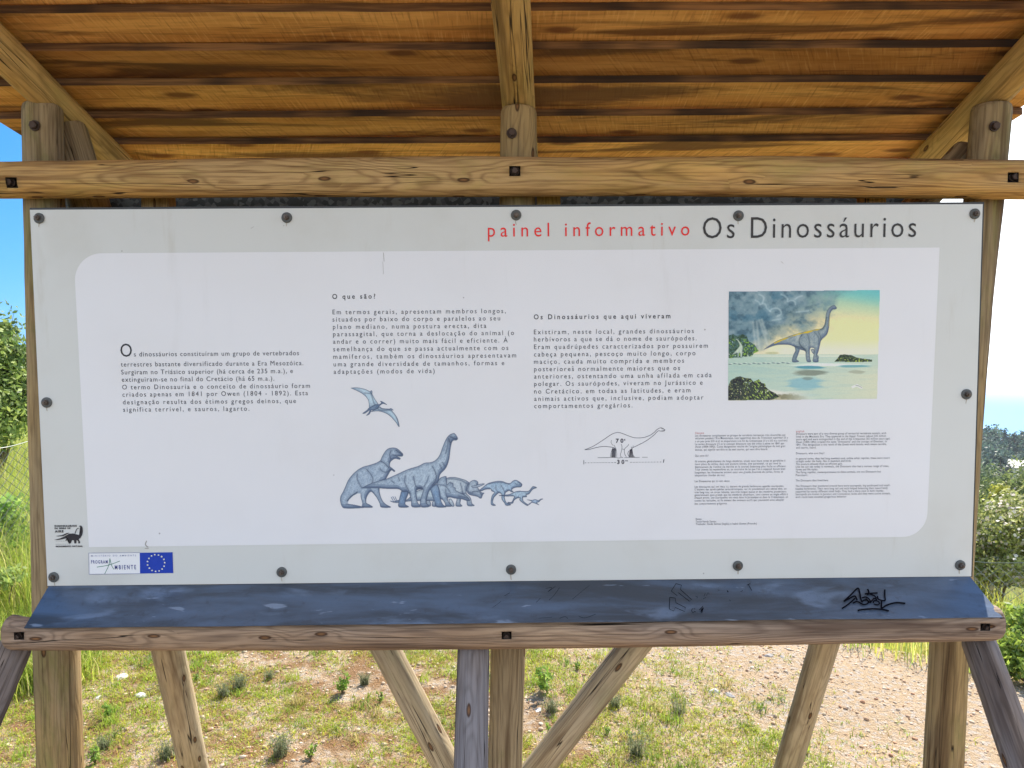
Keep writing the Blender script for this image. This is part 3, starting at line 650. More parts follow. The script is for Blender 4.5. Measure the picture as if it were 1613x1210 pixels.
class Art:
    def __init__(s, x0, y0, x1, y1, step):
        s.st = step; xs = np.arange(x0, x1, step)+step/2; ys = np.arange(y0, y1, step)+step/2
        s.X, s.Y = np.meshgrid(xs, ys); s.C = np.zeros(s.X.shape+(3,)); s.C[:] = PD; s.A = np.zeros(s.X.shape, bool)
    def blend(s, m, c):
        m = np.clip(m, 0, 1)[..., None]; s.C = s.C*(1-m)+np.asarray(c)*m
    def build(s, name, Y, mask=None, parent=panel):
        m = s.A if mask is None else mask; iy, ix = np.nonzero(m); h = s.st/2
        c = np.clip(s.C[iy, ix]/255, 0, 1); L_ = np.where(c <= .04045, c/12.92, ((c+.055)/1.055)**2.4)/np.array(lin(*PD))*.8
        used = np.zeros((m.shape[0]+1, m.shape[1]+1), int)-1; ny, nx = m.shape
        corner = np.zeros((ny+1, nx+1), bool)
        for a in (0, 1):
            for b in (0, 1): corner[a:ny+a, b:nx+b] |= m
        cy, cx = np.nonzero(corner); used[cy, cx] = np.arange(len(cy)); gx, gy = s.X[0, 0]-h, s.Y[0, 0]-h
        px, py = gx+cx*s.st, gy+cy*s.st
        d = np.array(_fw)[None]+np.array(RT)[None]*((px-CX)/FPX)[:, None]+np.array(UP)[None]*((CY-py)/FPX)[:, None]
        V = np.array(CAM)[None]+d*((Y-CAM.y)/d[:, 1])[:, None]
        F = np.stack([used[iy+1, ix], used[iy+1, ix+1], used[iy, ix+1], used[iy, ix]], 1)
        return mesh(name, V.tolist(), F.tolist(), M_ART, parent, fcol=np.clip(L_, 0, .85))
def creature(art, poly, f, tone=(152, 170, 194), edge=(52, 66, 94), lines=(), depth=6.5, dark=1.0, sm=True, ow=.5, hi=(192, 207, 224)):
    p = [f(*q) for q in poly]
    if sm: p = spline(p+[p[0]], 4)[:-1]
    X, Y = art.X, art.Y; ins = inside(p, X, Y); d = segdist(p, X, Y, True)
    dr = 1-inside(p, X+depth*.45, Y+depth); dr2 = 1-inside(p, X+depth*.2, Y+depth*.45)
    up = ins & (d > 1.2) & (fbm(X*.22, Y*.22, 3, 5) > .5)
    art.blend(ins*1.0, tone); art.blend(up*.22, hi)
    art.blend(ins*np.clip(1-d/(depth*.8), 0, 1)*.35*dark, edge)
    art.blend(ins*dr*.5*dark, (88, 108, 140)); art.blend(ins*dr2*.55*dark, (60, 78, 112))
    ht = fbm(X*1.3+Y*.5, Y*.5-X*.3, 2, 9); art.blend(ins*np.clip((ht-.42)*3, 0, 1)*.42*dark, (80, 100, 134))
    for ln in lines:
        dl = segdist(spline([f(*q) for q in ln[1]], 4) if len(ln[1]) > 2 else [f(*q) for q in ln[1]], X, Y)
        c = ln[2] if len(ln) > 2 else edge; art.blend(ins*np.clip(ln[0]-dl+.3, 0, 1)*.8, c); art.blend(ins*np.clip(1-dl/(ln[0]*4+1), 0, 1)*.25, c)
    o = np.clip(ow-d+.35, 0, 1); art.blend(o*.95, edge); art.A |= ins | (o > .25)

G1 = lambda u, v: (530+u/10.08, 690+v/10.08); G2 = lambda u, v: (570+u/10.08, 675+v/10.08)
G3 = lambda u, v: (670+u/13.44, 730+v/13.44); G4 = lambda u, v: (750+u/13.44, 740+v/13.44); G5 = lambda u, v: (545+u/16.13, 600+v/16.13)
art = Art(533, 676, 858, 803, .5)
ow = dict(dark=.7)
# plated animal half hidden behind the big one, then the horned one
creature(art, [(860, 1000), (900, 1012), (985, 990), (1100, 990), (1180, 930), (1290, 840), (1480, 800), (1600, 830), (1600, 985), (1430, 995), (1180, 1000), (985, 1025), (900, 1020)], G1, (164, 182, 200), **ow)
for sp in ([(870, 940), (905, 1005)], [(895, 930), (935, 1000)], [(930, 935), (960, 995)], [(858, 1003), (905, 1015)]):
    d = segdist([G1(*q) for q in sp], art.X, art.Y); m = np.clip(.9-d, 0, 1); art.blend(m, (62, 84, 122)); art.A |= m > .3
creature(art, [(20, 800), (80, 790), (110, 840), (105, 905), (40, 880)], G3, (185, 200, 216), **ow); creature(art, [(150, 820), (200, 790), (230, 850), (240, 910), (150, 905)], G3, (185, 200, 216), **ow)
creature(art, [(500, 760), (545, 760), (600, 850), (605, 905), (560, 905), (520, 840)], G3, (185, 200, 216), dark=.4)
creature(art, [(450, 315), (520, 298), (640, 300), (760, 330), (860, 365), (930, 420), (900, 480), (870, 560), (870, 640), (930, 700), (965, 760), (985, 850), (1035, 895), (900, 895), (880, 800), (850, 690), (770, 690), (745, 790), (735, 850), (775, 905), (655, 905), (650, 840), (670, 760), (640, 690), (500, 640), (440, 450)], G3, (169, 184, 202), lines=[(.4, [(480, 330), (600, 330), (760, 365), (900, 440)]), (.5, [(740, 420), (770, 520), (790, 630)]), (.5, [(660, 610), (760, 640), (860, 630)])], **ow)
creature(art, [(870, 560), (890, 480), (930, 420), (970, 380), (1030, 358), (1090, 375), (1115, 410), (1110, 450), (1080, 470), (1110, 520), (1150, 570), (1190, 620), (1240, 630), (1215, 660), (1200, 700), (1185, 735), (1150, 735), (1120, 710), (1060, 690), (960, 670), (900, 630)], G3, (162, 179, 200), lines=[(.5, [(930, 440), (900, 540), (920, 610), (1000, 630)]), (.7, [(1000, 600), (1060, 590), (1110, 600)]), (.4, [(1120, 560), (1190, 670)])], **ow)
creature(art, [(975, 480), (1060, 470), (1150, 440), (1250, 435), (1190, 470), (1100, 505), (1010, 515)], G3, (196, 208, 224), dark=.35)
creature(art, [(300, 330), (340, 300), (435, 275), (445, 340), (450, 420), (460, 455), (520, 400), (550, 400), (540, 430), (585, 420), (590, 500), (635, 520), (640, 570), (720, 620), (860, 690), (925, 750), (935, 795), (880, 790), (760, 750), (640, 740), (520, 715), (470, 740), (500, 830), (560, 905), (440, 910), (420, 850), (370, 770), (300, 740), (240, 600), (230, 470)], G3, (154, 174, 198), lines=[(.5, [(260, 450), (400, 470), (480, 540), (530, 620)]), (.6, [(430, 560), (440, 660), (470, 740)]), (.5, [(700, 690), (800, 710), (900, 740)]), (.6, [(300, 640), (310, 720)])], dark=.9)
# big meat eater
creature(art, [(700, 360), (730, 290), (780, 210), (830, 170), (900, 158), (960, 170), (1010, 210), (1050, 250), (1050, 285), (1010, 290), (960, 290), (1010, 320), (1000, 340), (940, 325), (890, 345), (850, 390), (845, 450), (880, 480), (925, 520), (915, 535), (880, 510), (850, 530), (810, 600), (770, 670), (720, 700), (680, 800), (690, 900), (730, 1000), (790, 1060), (860, 1100), (715, 1100), (690, 1040), (650, 960), (590, 880), (550, 850), (510, 880), (475, 950), (470, 1030), (530, 1065), (570, 1100), (440, 1105), (300, 1115), (150, 1115), (95, 1095), (65, 1010), (68, 930), (110, 850), (150, 760), (190, 670), (260, 580), (340, 510), (430, 460), (540, 430), (640, 395)], G1, (150, 170, 196),
    lines=[(.6, [(480, 500), (540, 570), (580, 650), (560, 730)]), (.5, [(330, 570), (330, 650), (370, 740), (400, 790)]), (.5, [(690, 480), (730, 530), (800, 540), (860, 500)]), (.7, [(870, 200), (845, 260), (860, 330)]), (.6, [(890, 265), (940, 280), (1010, 300)]), (.9, [(945, 195), (985, 220), (1040, 260)]), (.5, [(160, 1050), (300, 1070), (430, 1090)]), (.5, [(385, 880), (400, 970), (425, 1050)]), (1.1, [(330, 860), (230, 930), (170, 1000)]), (.7, [(700, 365), (760, 400), (830, 470)])])
art.blend(inside([G1(*q) for q in [(180, 1035), (200, 980), (260, 920), (340, 880), (385, 880), (385, 940), (410, 1040), (400, 1085), (300, 1062), (190, 1045)]], art.X, art.Y)*1.0, PD)
art.A &= ~inside([G1(*q) for q in [(190, 1035), (205, 985), (265, 925), (340, 888), (378, 888), (380, 940), (402, 1035), (396, 1078), (300, 1052), (200, 1038)]], art.X, art.Y)
# long-necked giant: far legs, then body
creature(art, [(1030, 850), (1140, 860), (1110, 960), (1090, 1050), (1145, 1095), (1000, 1098), (990, 1020)], G1, (112, 142, 182))
creature(art, [(1490, 800), (1590, 740), (1640, 850), (1650, 970), (1690, 1060), (1740, 1095), (1590, 1095), (1560, 1010), (1520, 900)], G1, (118, 148, 186))
creature(art, [(0, 945), (100, 895), (250, 840), (400, 800), (560, 730), (700, 665), (800, 630), (900, 600), (1000, 550), (1100, 540), (1180, 500), (1240, 420), (1280, 310), (1330, 190), (1380, 115), (1450, 80), (1480, 90), (1520, 155), (1500, 185), (1450, 190), (1420, 240), (1400, 350), (1380, 500), (1330, 630), (1240, 730), (1210, 840), (1130, 920), (1070, 990), (1040, 1080), (1020, 1180), (1070, 1240), (940, 1245), (930, 1150), (960, 1040), (975, 970), (870, 980), (870, 1100), (890, 1190), (950, 1240), (800, 1245), (785, 1150), (760, 1050), (720, 1000), (650, 1000), (580, 960), (400, 955), (250, 945), (100, 948)], G2, (156, 176, 200),
    lines=[(.6, [(690, 760), (680, 850), (730, 960), (770, 1040)]), (.6, [(820, 760), (840, 860), (870, 930), (960, 930)]), (.5, [(1060, 760), (1030, 850), (990, 920)]), (.6, [(1120, 600), (1170, 700), (1180, 800), (1120, 900)]), (.6, [(1370, 180), (1360, 280), (1330, 400)]), (.8, [(1400, 130), (1450, 150), (1510, 165)]), (.9, [(1380, 160), (1400, 220), (1430, 215)]), (.5, [(1240, 580), (1270, 640)]), (.5, [(1280, 540), (1320, 600)]), (.8, [(870, 960), (970, 950)]), (.5, [(470, 830), (520, 870)]), (.5, [(580, 780), (600, 830)]), (.5, [(1130, 990), (1100, 1010)])])
# running ones
RL = [(.35, [(240, 300), (420, 275), (560, 275), (700, 310)]), (.35, [(520, 320), (570, 400), (600, 470)]), (.35, [(420, 330), (420, 420), (470, 480)]), (.5, [(830, 290), (880, 320), (960, 320)]), (.5, [(890, 270), (940, 290)])]
creature(art, [(75, 430), (150, 370), (240, 300), (340, 265), (460, 245), (560, 250), (640, 280), (720, 290), (780, 240), (840, 222), (900, 250), (965, 300), (965, 340), (940, 365), (860, 370), (790, 390), (750, 430), (785, 470), (740, 465), (700, 440), (640, 470), (615, 500), (600, 600), (640, 700), (735, 740), (640, 755), (600, 700), (545, 620), (540, 520), (480, 490), (420, 540), (370, 600), (350, 700), (410, 755), (350, 755), (315, 710), (335, 560), (390, 480), (330, 450), (310, 410), (200, 415), (110, 450)], G4, (150, 177, 206), lines=RL, depth=3)
creature(art, [(490, 548), (640, 535), (720, 520), (800, 480), (900, 455), (1070, 462), (1130, 440), (1170, 390), (1210, 355), (1280, 380), (1220, 400), (1180, 430), (1120, 510), (1060, 530), (1070, 570), (1030, 575), (985, 590), (1000, 670), (1100, 745), (1060, 750), (930, 650), (930, 600), (870, 600), (800, 650), (770, 710), (680, 710), (680, 690), (750, 690), (790, 620), (800, 560), (640, 560)], G4, (160, 185, 210), depth=2.5, ow=.55)
creature(art, [(1080, 635), (1180, 645), (1250, 630), (1320, 650), (1370, 620), (1415, 618), (1370, 640), (1330, 680), (1280, 700), (1330, 745), (1260, 715), (1180, 695), (1130, 735), (1110, 730), (1180, 680), (1150, 655)], G4, (140, 165, 198), depth=1.5, ow=.4)
art.build('dinosaur_parade_drawing', Y2)
# flying reptile
art = Art(551, 608, 632, 675, .4)
W_ = (172, 198, 220)
creature(art, [(130, 182), (300, 178), (480, 215), (610, 275), (640, 245), (665, 280), (665, 340), (740, 480), (820, 600), (760, 640), (600, 680), (590, 600), (560, 470), (440, 340), (280, 250)], G5, W_, lines=[(.35, [(630, 300), (670, 430), (710, 570), (770, 620)]), (.3, [(470, 310), (610, 325)]), (.5, [(610, 275), (660, 340)])], dark=.35, ow=.45)
creature(art, [(630, 785), (800, 700), (860, 660), (920, 700), (1100, 715), (1140, 700), (1200, 745), (1150, 740), (1260, 880), (1320, 1000), (1350, 1165), (1260, 1040), (1120, 890), (960, 800), (800, 765)], G5, W_, lines=[(.45, [(850, 640), (900, 700), (1120, 730)]), (.5, [(800, 690), (870, 745), (1120, 740)]), (.45, [(1140, 740), (1270, 890), (1350, 1160)])], dark=.35, ow=.45)
creature(art, [(570, 700), (640, 660), (740, 610), (840, 600), (900, 560), (875, 515), (950, 545), (1035, 605), (960, 580), (910, 590), (850, 640), (800, 700), (700, 745), (640, 750), (600, 840), (520, 880), (580, 810), (600, 740), (560, 770), (480, 825), (425, 825), (530, 750)], G5, (78, 104, 138), dark=1, depth=2, ow=.4)
art.build('flying_reptile_drawing', Y2)

# the painting: storm sky, shallow water, the long-necked animal
H6 = lambda u, v: (1140+u/10.08, 520+v/10.08); H7 = lambda u, v: (1190+u/10.08, 460+v/10.08)
art = Art(1146, 456, 1389, 632, .55); X, Y = art.X, art.Y
u, v = (X-1148)/238, (Y-458)/172
n1 = fbm(X*.045, Y*.06, 5, 1); n2 = fbm(X*.11, Y*.13, 4, 21); n3 = fbm(X*.03, Y*.35, 4, 31)
art.C[:] = (228, 212, 164); art.blend(np.clip((v-.3)*3, 0, 1)*.35, (232, 222, 190))
art.blend(np.clip(1.15-v*3.6-(1-u)*.5, 0, 1), (126, 186, 178)); art.blend(np.clip(u*1.6-.75-v*6.5+.2, 0, 1)*.9, (92, 178, 190))
storm = np.clip((.63-u*.75-v*.5-.7*np.clip(v-.3, 0, 1)+(n1-.5)*.2)*5, 0, 1); art.blend(storm, (88, 120, 138))
art.blend(np.clip((.72-u*.72-v*.72+(n1-.5)*.5)*2.2, 0, 1)*.45, (120, 150, 168))
art.blend(storm*np.clip((n2-.5)*4, 0, 1)*.8, (52, 84, 106)); art.blend(storm*np.clip((.45-n2)*5, 0, 1)*.5, (140, 158, 172)); art.blend(storm*np.clip((n1-.55)*6, 0, 1)*.5, (38, 92, 124))
for ln in ([(0, 130), (60, 170), (75, 195), (130, 180), (165, 215), (175, 250), (215, 290), (240, 310)], [(230, 300), (270, 265), (350, 260), (400, 300), (405, 350), (350, 385)], [(410, 40), (460, 60), (510, 110), (510, 150), (570, 135), (620, 150), (635, 200)], [(630, 115), (680, 80), (740, 60)], [(60, 40), (120, 70), (130, 120), (110, 170)], [(270, 450), (400, 430)], [(650, 320), (840, 300)]):
    d = segdist(spline([H7(*q) for q in ln], 4), X, Y); art.blend(np.clip(1.3-d*.6, 0, 1)*.42, (186, 208, 220)); art.blend(np.clip(1-d/7, 0, 1)*.3, (150, 176, 192))
for i, (a, b) in enumerate((((20, 470), (60, 880)), ((60, 450), (190, 840)), ((100, 440), (170, 660)), ((-40, 480), (0, 830)))):
    d = segdist([H7(*a), H7(*b)], X, Y); art.blend(np.clip(1-d/3.6, 0, 1)*.5, (186, 198, 200))
art.blend(np.clip((v-.42)*3.5, 0, 1)*np.clip(1.2-u*2.8, 0, 1)*(Y < 560)*.75, (196, 206, 200))
art.blend(np.clip((Y-535)/16, 0, 1)*(Y < 562)*np.clip((u-.2)*6, 0, 1)*.85, (226, 218, 204))
wat = np.clip((Y-556-n3*2)/2.5, 0, 1); art.blend(wat, (176, 196, 188)); art.blend(wat*np.clip((n3-.5)*5, 0, 1)*.5, (152, 184, 186)); art.blend(wat*np.clip(.55-u, 0, 1)*.7, (140, 178, 178)); art.blend(wat*np.clip((u-.55)*2, 0, 1)*np.clip((Y-572)/20, 0, 1)*.7, (206, 204, 180))
def blob(cx, cy, rx, ry, c, a, soft=.35): art.blend(np.clip((1-np.sqrt(((X-cx)/rx)**2+((Y-cy)/ry)**2)+(n3-.5)*.8)/soft, 0, 1)*a, c)
blob(1305, 575, 68, 3, (212, 224, 224), .8); blob(1278, 578.5, 26, 2.6, (66, 136, 160), .9); blob(1345, 577, 34, 2.6, (84, 146, 164), .8); blob(1276, 587.5, 28, 5, (112, 124, 116), .85); blob(1350, 586, 14, 3, (140, 146, 130), .6)
blob(1268, 604, 32, 12, (118, 168, 188), .75); blob(1272, 596, 10, 3, (108, 122, 118), .6); blob(1255, 561, 120, 2, (214, 218, 208), .5)
fol = inside([H6(*q) for q in [(70, 90), (150, 65), (200, 95), (300, 65), (360, 90), (400, 180), (490, 230), (520, 280), (560, 335), (480, 370), (450, 415), (300, 430), (70, 450)]], X, Y) & (fbm(X*.5, Y*.5, 2, 77) > .22)
art.blend(fol*1.0, (58, 92, 88)); art.blend(fol*np.clip((fbm(X*.35, Y*.35, 3, 41)-.48)*6, 0, 1), (34, 62, 44)); art.blend(fol*np.clip((fbm(X*.4, Y*.4, 3, 51)-.56)*8, 0, 1)*np.clip((Y-530)/8, 0, 1), (118, 160, 60))
creature(art, [(180, 150), (210, 140), (260, 190), (300, 260), (300, 330), (290, 430), (265, 435), (262, 370), (240, 375), (240, 435), (222, 435), (220, 370), (190, 375), (130, 395), (180, 340), (240, 270), (250, 230), (215, 165)], H6, (178, 198, 184), edge=(60, 84, 74), dark=.4, depth=2, ow=.25, hi=(205, 215, 200))
for i in range(13):
    x = 1150+i*7.6; y = 574-.14*i+(i % 2)*-1.0; d = np.sqrt(((X-x)/2.4)**2+((Y-y)/.7)**2); art.blend(np.clip(1.6-d, 0, 1), (84, 112, 118)); art.blend(np.clip(1.3-np.sqrt(((X-x-2)/2.6)**2+((Y-y+.9)/.5)**2), 0, 1)*.8, (226, 234, 232))
blob(1217, 556, 12, 2.2, (168, 176, 140), .8)
GR = (132, 150, 160); ed = (58, 74, 92)
creature(art, [(620, 860), (700, 900), (670, 1010), (650, 1070), (690, 1105), (585, 1110), (600, 1010), (635, 930)], H7, (96, 118, 134), edge=ed, dark=.9, depth=3, ow=.3, hi=(140, 156, 166))
creature(art, [(880, 915), (925, 910), (930, 980), (900, 960)], H7, (150, 160, 166), edge=ed, depth=2, ow=.3)
creature(art, [(960, 1000), (1000, 1020), (995, 1085), (975, 1080)], H7, (120, 138, 150), edge=ed, depth=2, ow=.3)
creature(art, [(135, 912), (240, 840), (360, 770), (500, 720), (640, 670), (760, 640), (860, 620), (950, 595), (1040, 585), (1080, 550), (1105, 490), (1120, 370), (1140, 300), (1180, 245), (1230, 215), (1255, 212), (1290, 255), (1260, 275), (1225, 280), (1190, 330), (1175, 430), (1165, 560), (1130, 680), (1045, 765), (1020, 850), (1000, 940), (975, 1020), (1000, 1105), (915, 1105), (925, 1010), (935, 930), (930, 890), (870, 890), (860, 960), (865, 1060), (880, 1105), (820, 1105), (800, 1020), (790, 940), (700, 910), (620, 870), (540, 840), (420, 835), (300, 850)], H7, GR, edge=ed, depth=5, ow=.35, hi=(176, 190, 198),
    lines=[(.8, [(740, 680), (700, 740), (700, 820), (760, 900), (800, 960)], (48, 66, 86)), (.6, [(830, 680), (860, 800), (870, 920)], (60, 80, 98)), (.6, [(940, 640), (1000, 720), (1000, 830)], (70, 90, 108)), (.9, [(1020, 600), (1090, 560), (1130, 400)], (70, 92, 100)), (.6, [(1000, 640), (1030, 700), (1040, 760)], (64, 84, 100)), (.8, [(620, 860), (760, 890), (800, 930)], (52, 70, 88))])
d = segdist(spline([H7(*q) for q in [(300, 815), (430, 757), (560, 712), (700, 665), (820, 640), (940, 607), (1020, 595)]], 4), X, Y); art.blend(np.clip(1.3-d+(n2-.5)*3, 0, 1)*.95, (196, 172, 40))
d = segdist(spline([H7(*q) for q in [(1185, 340), (1172, 430), (1160, 540)]], 4), X, Y); art.blend(np.clip(.8-d, 0, 1)*.8, (190, 168, 70))
d = segdist(spline([H7(*q) for q in [(1120, 690), (1060, 745)]], 4), X, Y); art.blend(np.clip(.7-d, 0, 1)*.7, (206, 200, 190))
blob(1257, 532, 5, 9, (208, 214, 206), .35, .8); blob(1278, 542, 4, 8, (200, 206, 196), .35, .8)
isl = inside([H7(*q) for q in [(1250, 1105), (1300, 1060), (1340, 1000), (1420, 990), (1470, 1000), (1530, 1005), (1600, 1040), (1720, 1060), (1850, 1075), (1850, 1105), (1600, 1115)]], X, Y)
art.blend(isl*1.0, (52, 72, 54)); art.blend(isl*np.clip((fbm(X*.5, Y*.5, 2, 61)-.5)*6, 0, 1), (24, 38, 34)); art.blend(isl*np.clip((fbm(X*.45, Y*.45, 2, 63)-.54)*8, 0, 1)*np.clip((Y-562)/4, 0, 1), (150, 172, 70))
beach = np.clip((Y-(612+(X-1200)*.075)-(n3-.5)*5)/3, 0, 1)*np.clip((1290-X)/60, 0, 1); art.blend(beach*.9, (206, 208, 206))
bch2 = np.clip((Y-(618+(X-1200)*.07)-(n2-.5)*9)/3, 0, 1)*np.clip((1275-X)/40, 0, 1); art.blend(bch2*.85, (112, 112, 88)); art.blend(bch2*np.clip((n2-.5)*6, 0, 1)*.6, (196, 192, 170))
fern = inside([H6(*q) for q in [(70, 900), (110, 800), (200, 745), (260, 735), (340, 760), (430, 770), (470, 820), (560, 780), (600, 840), (660, 850), (665, 900), (730, 960), (830, 1010), (880, 1060), (760, 1110), (70, 1115)]], X, Y) & (fbm(X*.45, Y*.45, 2, 87) > .2)
art.blend(fern*1.0, (44, 56, 52)); art.blend(fern*np.clip((fbm(X*.25+Y*.2, Y*.25-X*.15, 3, 71)-.5)*8, 0, 1), (18, 24, 34))
ff = fern*np.clip((fbm(X*.7-Y*.4, Y*.35, 3, 91)-.55)*9, 0, 1); art.blend(ff*np.clip((X-1165)/18, .1, 1), (124, 158, 66)); art.blend(ff*np.clip((fbm(X, Y, 2, 13)-.6)*9, 0, 1), (196, 206, 130))
for a, b, c_ in (((1220, 975), (1270, 955), (1315, 985)), ((1225, 985), (1262, 968), (1310, 990))):
    d = segdist([(1130+q[0]/5.76, 440+q[1]/5.76) for q in (a, b, c_)], X, Y); art.blend(np.clip(1.1-d, 0, 1), (236, 240, 236))
d = segdist([(1130+q[0]/5.76, 440+q[1]/5.76) for q in ((1255, 962), (1285, 968), (1312, 985))], X, Y); art.blend(np.clip(.7-d, 0, 1), (48, 56, 60))
art.C += (fbm(X*.8, Y*.8, 2, 99)-.5)[..., None]*10
tq = [(1148, 459.5), (1386, 457), (1381.5, 628), (1147, 631)]
art.build('landscape_painting', Y2, inside(tq, X, Y))
strokes('small_marks', [(.8, [(604, 398), (605, 412)]), (.5, [(603, 412), (604, 432)]), (1.6, [(231, 852), (229, 858), (233, 862)]), (1.0, [(228, 864), (234, 864)]), (.5, [(395, 360), (400, 357)]), (.5, [(1230, 412), (1234, 415)])], ink_mat('ink_dirt', 140, 140, 142), Y2)

strokes('rust_streaks', [(w, p, 1) for w, p in DRIP], flat_mat('rust_drip', (.50, .46, .38), .6), Y1)
# the ledge sheet below the panel
la, lb, lc, ld = Vector((-1.245, -.0035, .9585)), Vector((1.245, -.0035, .9585)), None, None
fL, fR = P(38, 990, -.1385), P(1579, 973, -.1385)
V, F = [], []; n = 60
for i in range(n+1):
    t = i/n; a = la.lerp(lb, t); b = fL.lerp(fR, t); a = a+Vector((0, 0, .0012*mnoise.noise((t*9, 0, 0)))); b = b+Vector((0, 0, .0015*mnoise.noise((t*7, 4, 0))))
    for q in (a, b): V += [tuple(q+Vector((0, 0, .0015))), tuple(q)]
for i in range(n):
    k, j = i*4, i*4+4; F += [(k, k+2, j+2, j), (k+1, j+1, j+3, k+3), (k+2, k+3, j+3, j+2), (k, j, j+1, k+1)]
F += [(0, 1, 3, 2), (n*4, n*4+2, n*4+3, n*4+1)]
shelf = mesh('ledge_sheet', V, F, M_LEDGE, shelter)
ln_ = (lb-la).cross(fL-la).normalized(); ln_ = ln_ if ln_.z > 0 else -ln_; p0 = la+ln_*.0048
def on_ledge(x, y): d = ray(x, y); return tuple(CAM+d*((p0-CAM).dot(ln_)/d.dot(ln_)))
TG = lambda u, v: (1310+u/13.44, 910+v/13.44); TT = lambda u, v: (1040+u/4.0325, 910+v/4.0325)
strokes('graffiti_tag', [(2.46, [(255, 505), (400, 370), (550, 225), (590, 300), (610, 420), (640, 520)]), (2.32, [(255, 505), (360, 450), (490, 390), (540, 480)]), (2.32, [(215, 655), (330, 580), (450, 480), (500, 430)]), (2.32, [(450, 540), (540, 505), (620, 545), (690, 570), (770, 540), (760, 480), (680, 480), (640, 520)]), (2.03, [(640, 430), (720, 410), (800, 460), (830, 540)]), (2.17, [(720, 440), (800, 520), (840, 500), (900, 440), (960, 470)]), (2.03, [(880, 540), (900, 490), (980, 500), (1010, 550), (960, 575), (890, 555)]), (2.61, [(760, 240), (785, 300), (780, 340), (750, 360)]), (2.17, [(700, 345), (840, 330), (975, 325)]), (2.03, [(800, 345), (900, 380), (950, 440)]), (2.32, [(970, 385), (985, 450), (1060, 480), (1130, 480), (1125, 380), (1125, 250)]), (2.61, [(1060, 480), (1055, 560), (1060, 645), (1150, 590), (1280, 545), (1400, 530), (1560, 545)]), (2.61, [(550, 695), (700, 670), (900, 660), (1080, 675), (1215, 705)])], I_MARK, 0, TG, shelf, True, on_ledge)
strokes('graffiti_letters', [(.9, [(100, 38), (135, 48), (128, 75), (200, 140), (185, 150), (115, 95), (108, 115), (70, 85), (100, 38)]), (.9, [(60, 125), (95, 130), (100, 160), (160, 190), (155, 215), (95, 190), (85, 212), (58, 200), (60, 125)])], I_MARK, 0, TT, shelf, False, on_ledge)
strokes('graffiti_scribbles', [(.9, [(205, 195), (198, 210), (207, 222), (218, 215), (226, 218)]), (.7, [(212, 195), (220, 200)]), (1.59, [(250, 205), (270, 180), (258, 215), (275, 190), (262, 222)]), (.6, [(225, 118), (238, 122), (230, 130), (240, 128)]), (.6, [(272, 135), (290, 125)]), (.6, [(278, 118), (286, 98), (292, 115), (304, 95), (312, 106)]), (.9, [(550, 48), (572, 38)]), (.9, [(560, 44), (582, 82)]), (1.45, [(425, 82), (432, 92)]), (.7, [(440, 140), (446, 148)]), (.6, [(370, 78), (374, 82)]), (.6, [(510, 88), (525, 82)])], I_MARK, 0, TT, shelf, False, on_ledge)
SC = lambda u, v: (540+u/2.987, 810+v/2.987)
strokes('scratches', [(.5, [(955, 350), (985, 345), (965, 365), (1000, 340)]), (.5, [(970, 405), (995, 380), (1020, 345)]), (.5, [(760, 385), (785, 370)]), (.5, [(910, 415), (930, 395)]), (.4, [(1080, 400), (1160, 335)]), (.4, [(920, 490), (985, 485)]), (.5, [(1020, 490), (1045, 482), (1060, 492)]), (.5, [(1110, 480), (1140, 488), (1190, 470)]), (.4, [(705, 440), (745, 410)])], I_MARK, 0, SC, shelf, True, on_ledge)
#PART2
# ------------------------------------------------------------------ terrain
def smooth(a, b, x): t = np.clip((x-a)/(b-a), 0, 1); return t*t*(3-2*t)
Q = [(0, 0), (4.0, 0), (4.6, -.12), (5.5, -.62), (7, -1.0), (10, -1.7), (16, -2.9), (27, -6.0), (50, -13.5), (80, -22.5), (105, -27.5), (140, -24.5), (172, -23), (205, -29), (400, -64), (1500, -240), (4000, -640)]
QL = [(0, 0), (8, 0), (20, .1), (60, -.5), (200, -8), (1000, -120), (4000, -560)]
def hgt(x, y):
    x = np.asarray(x, float); y = np.asarray(y, float); dx, dy = x-CAM.x, y-CAM.y; d = np.hypot(dx, dy); az = np.degrees(np.arctan2(dx, dy))
    w = smooth(14, 27, az)*(1-smooth(85, 120, az)); a = np.interp(d, *zip(*Q)); b = np.interp(d, *zip(*QL))
    n = (fbm(x*.35+50, y*.35+50, 3, 3)-.5)*.12*smooth(2.5, 7, d)+(fbm(x*2.1+9, y*2.1+9, 3, 4)-.5)*.035*smooth(.8, 2, d)
    return w*a+(1-w)*b+n
def hz(x, y): return float(hgt(x, y))
def mesh_np(name, V, F, m, parent=None, M=None, tint=None, smooth_=False):
    me = bpy.data.meshes.new(name); V = np.asarray(V, np.float32); F = np.asarray(F, np.int32); k = F.shape[1]
    me.vertices.add(len(V)); me.vertices.foreach_set('co', V.ravel()); me.loops.add(F.size); me.loops.foreach_set('vertex_index', F.ravel())
    me.polygons.add(len(F)); me.polygons.foreach_set('loop_start', np.arange(0, F.size, k, dtype=np.int32)); me.polygons.foreach_set('loop_total', np.full(len(F), k, np.int32))
    if smooth_: me.polygons.foreach_set('use_smooth', np.ones(len(F), bool))
    me.materials.append(m); me.update(calc_edges=True); me.validate()
    if tint is not None:
        a = me.attributes.new('tint', 'FLOAT_COLOR', 'FACE'); c = np.ones((len(F), 4), np.float32); c[:, :3] = tint; a.data.foreach_set('color', c.ravel())
    return link(bpy.data.objects.new(name, me), parent, M)
def gpt(px, py):                                   # where a sight line meets the ground
    d = ray(px, py); t = .2
    for i in range(4000):
        q = CAM+d*t
        if q.z < hz(q.x, q.y): break
        t *= 1.004
    return q
def pt(px, py, d): r = ray(px, py); return CAM+r*(d/math.hypot(r.x, r.y))

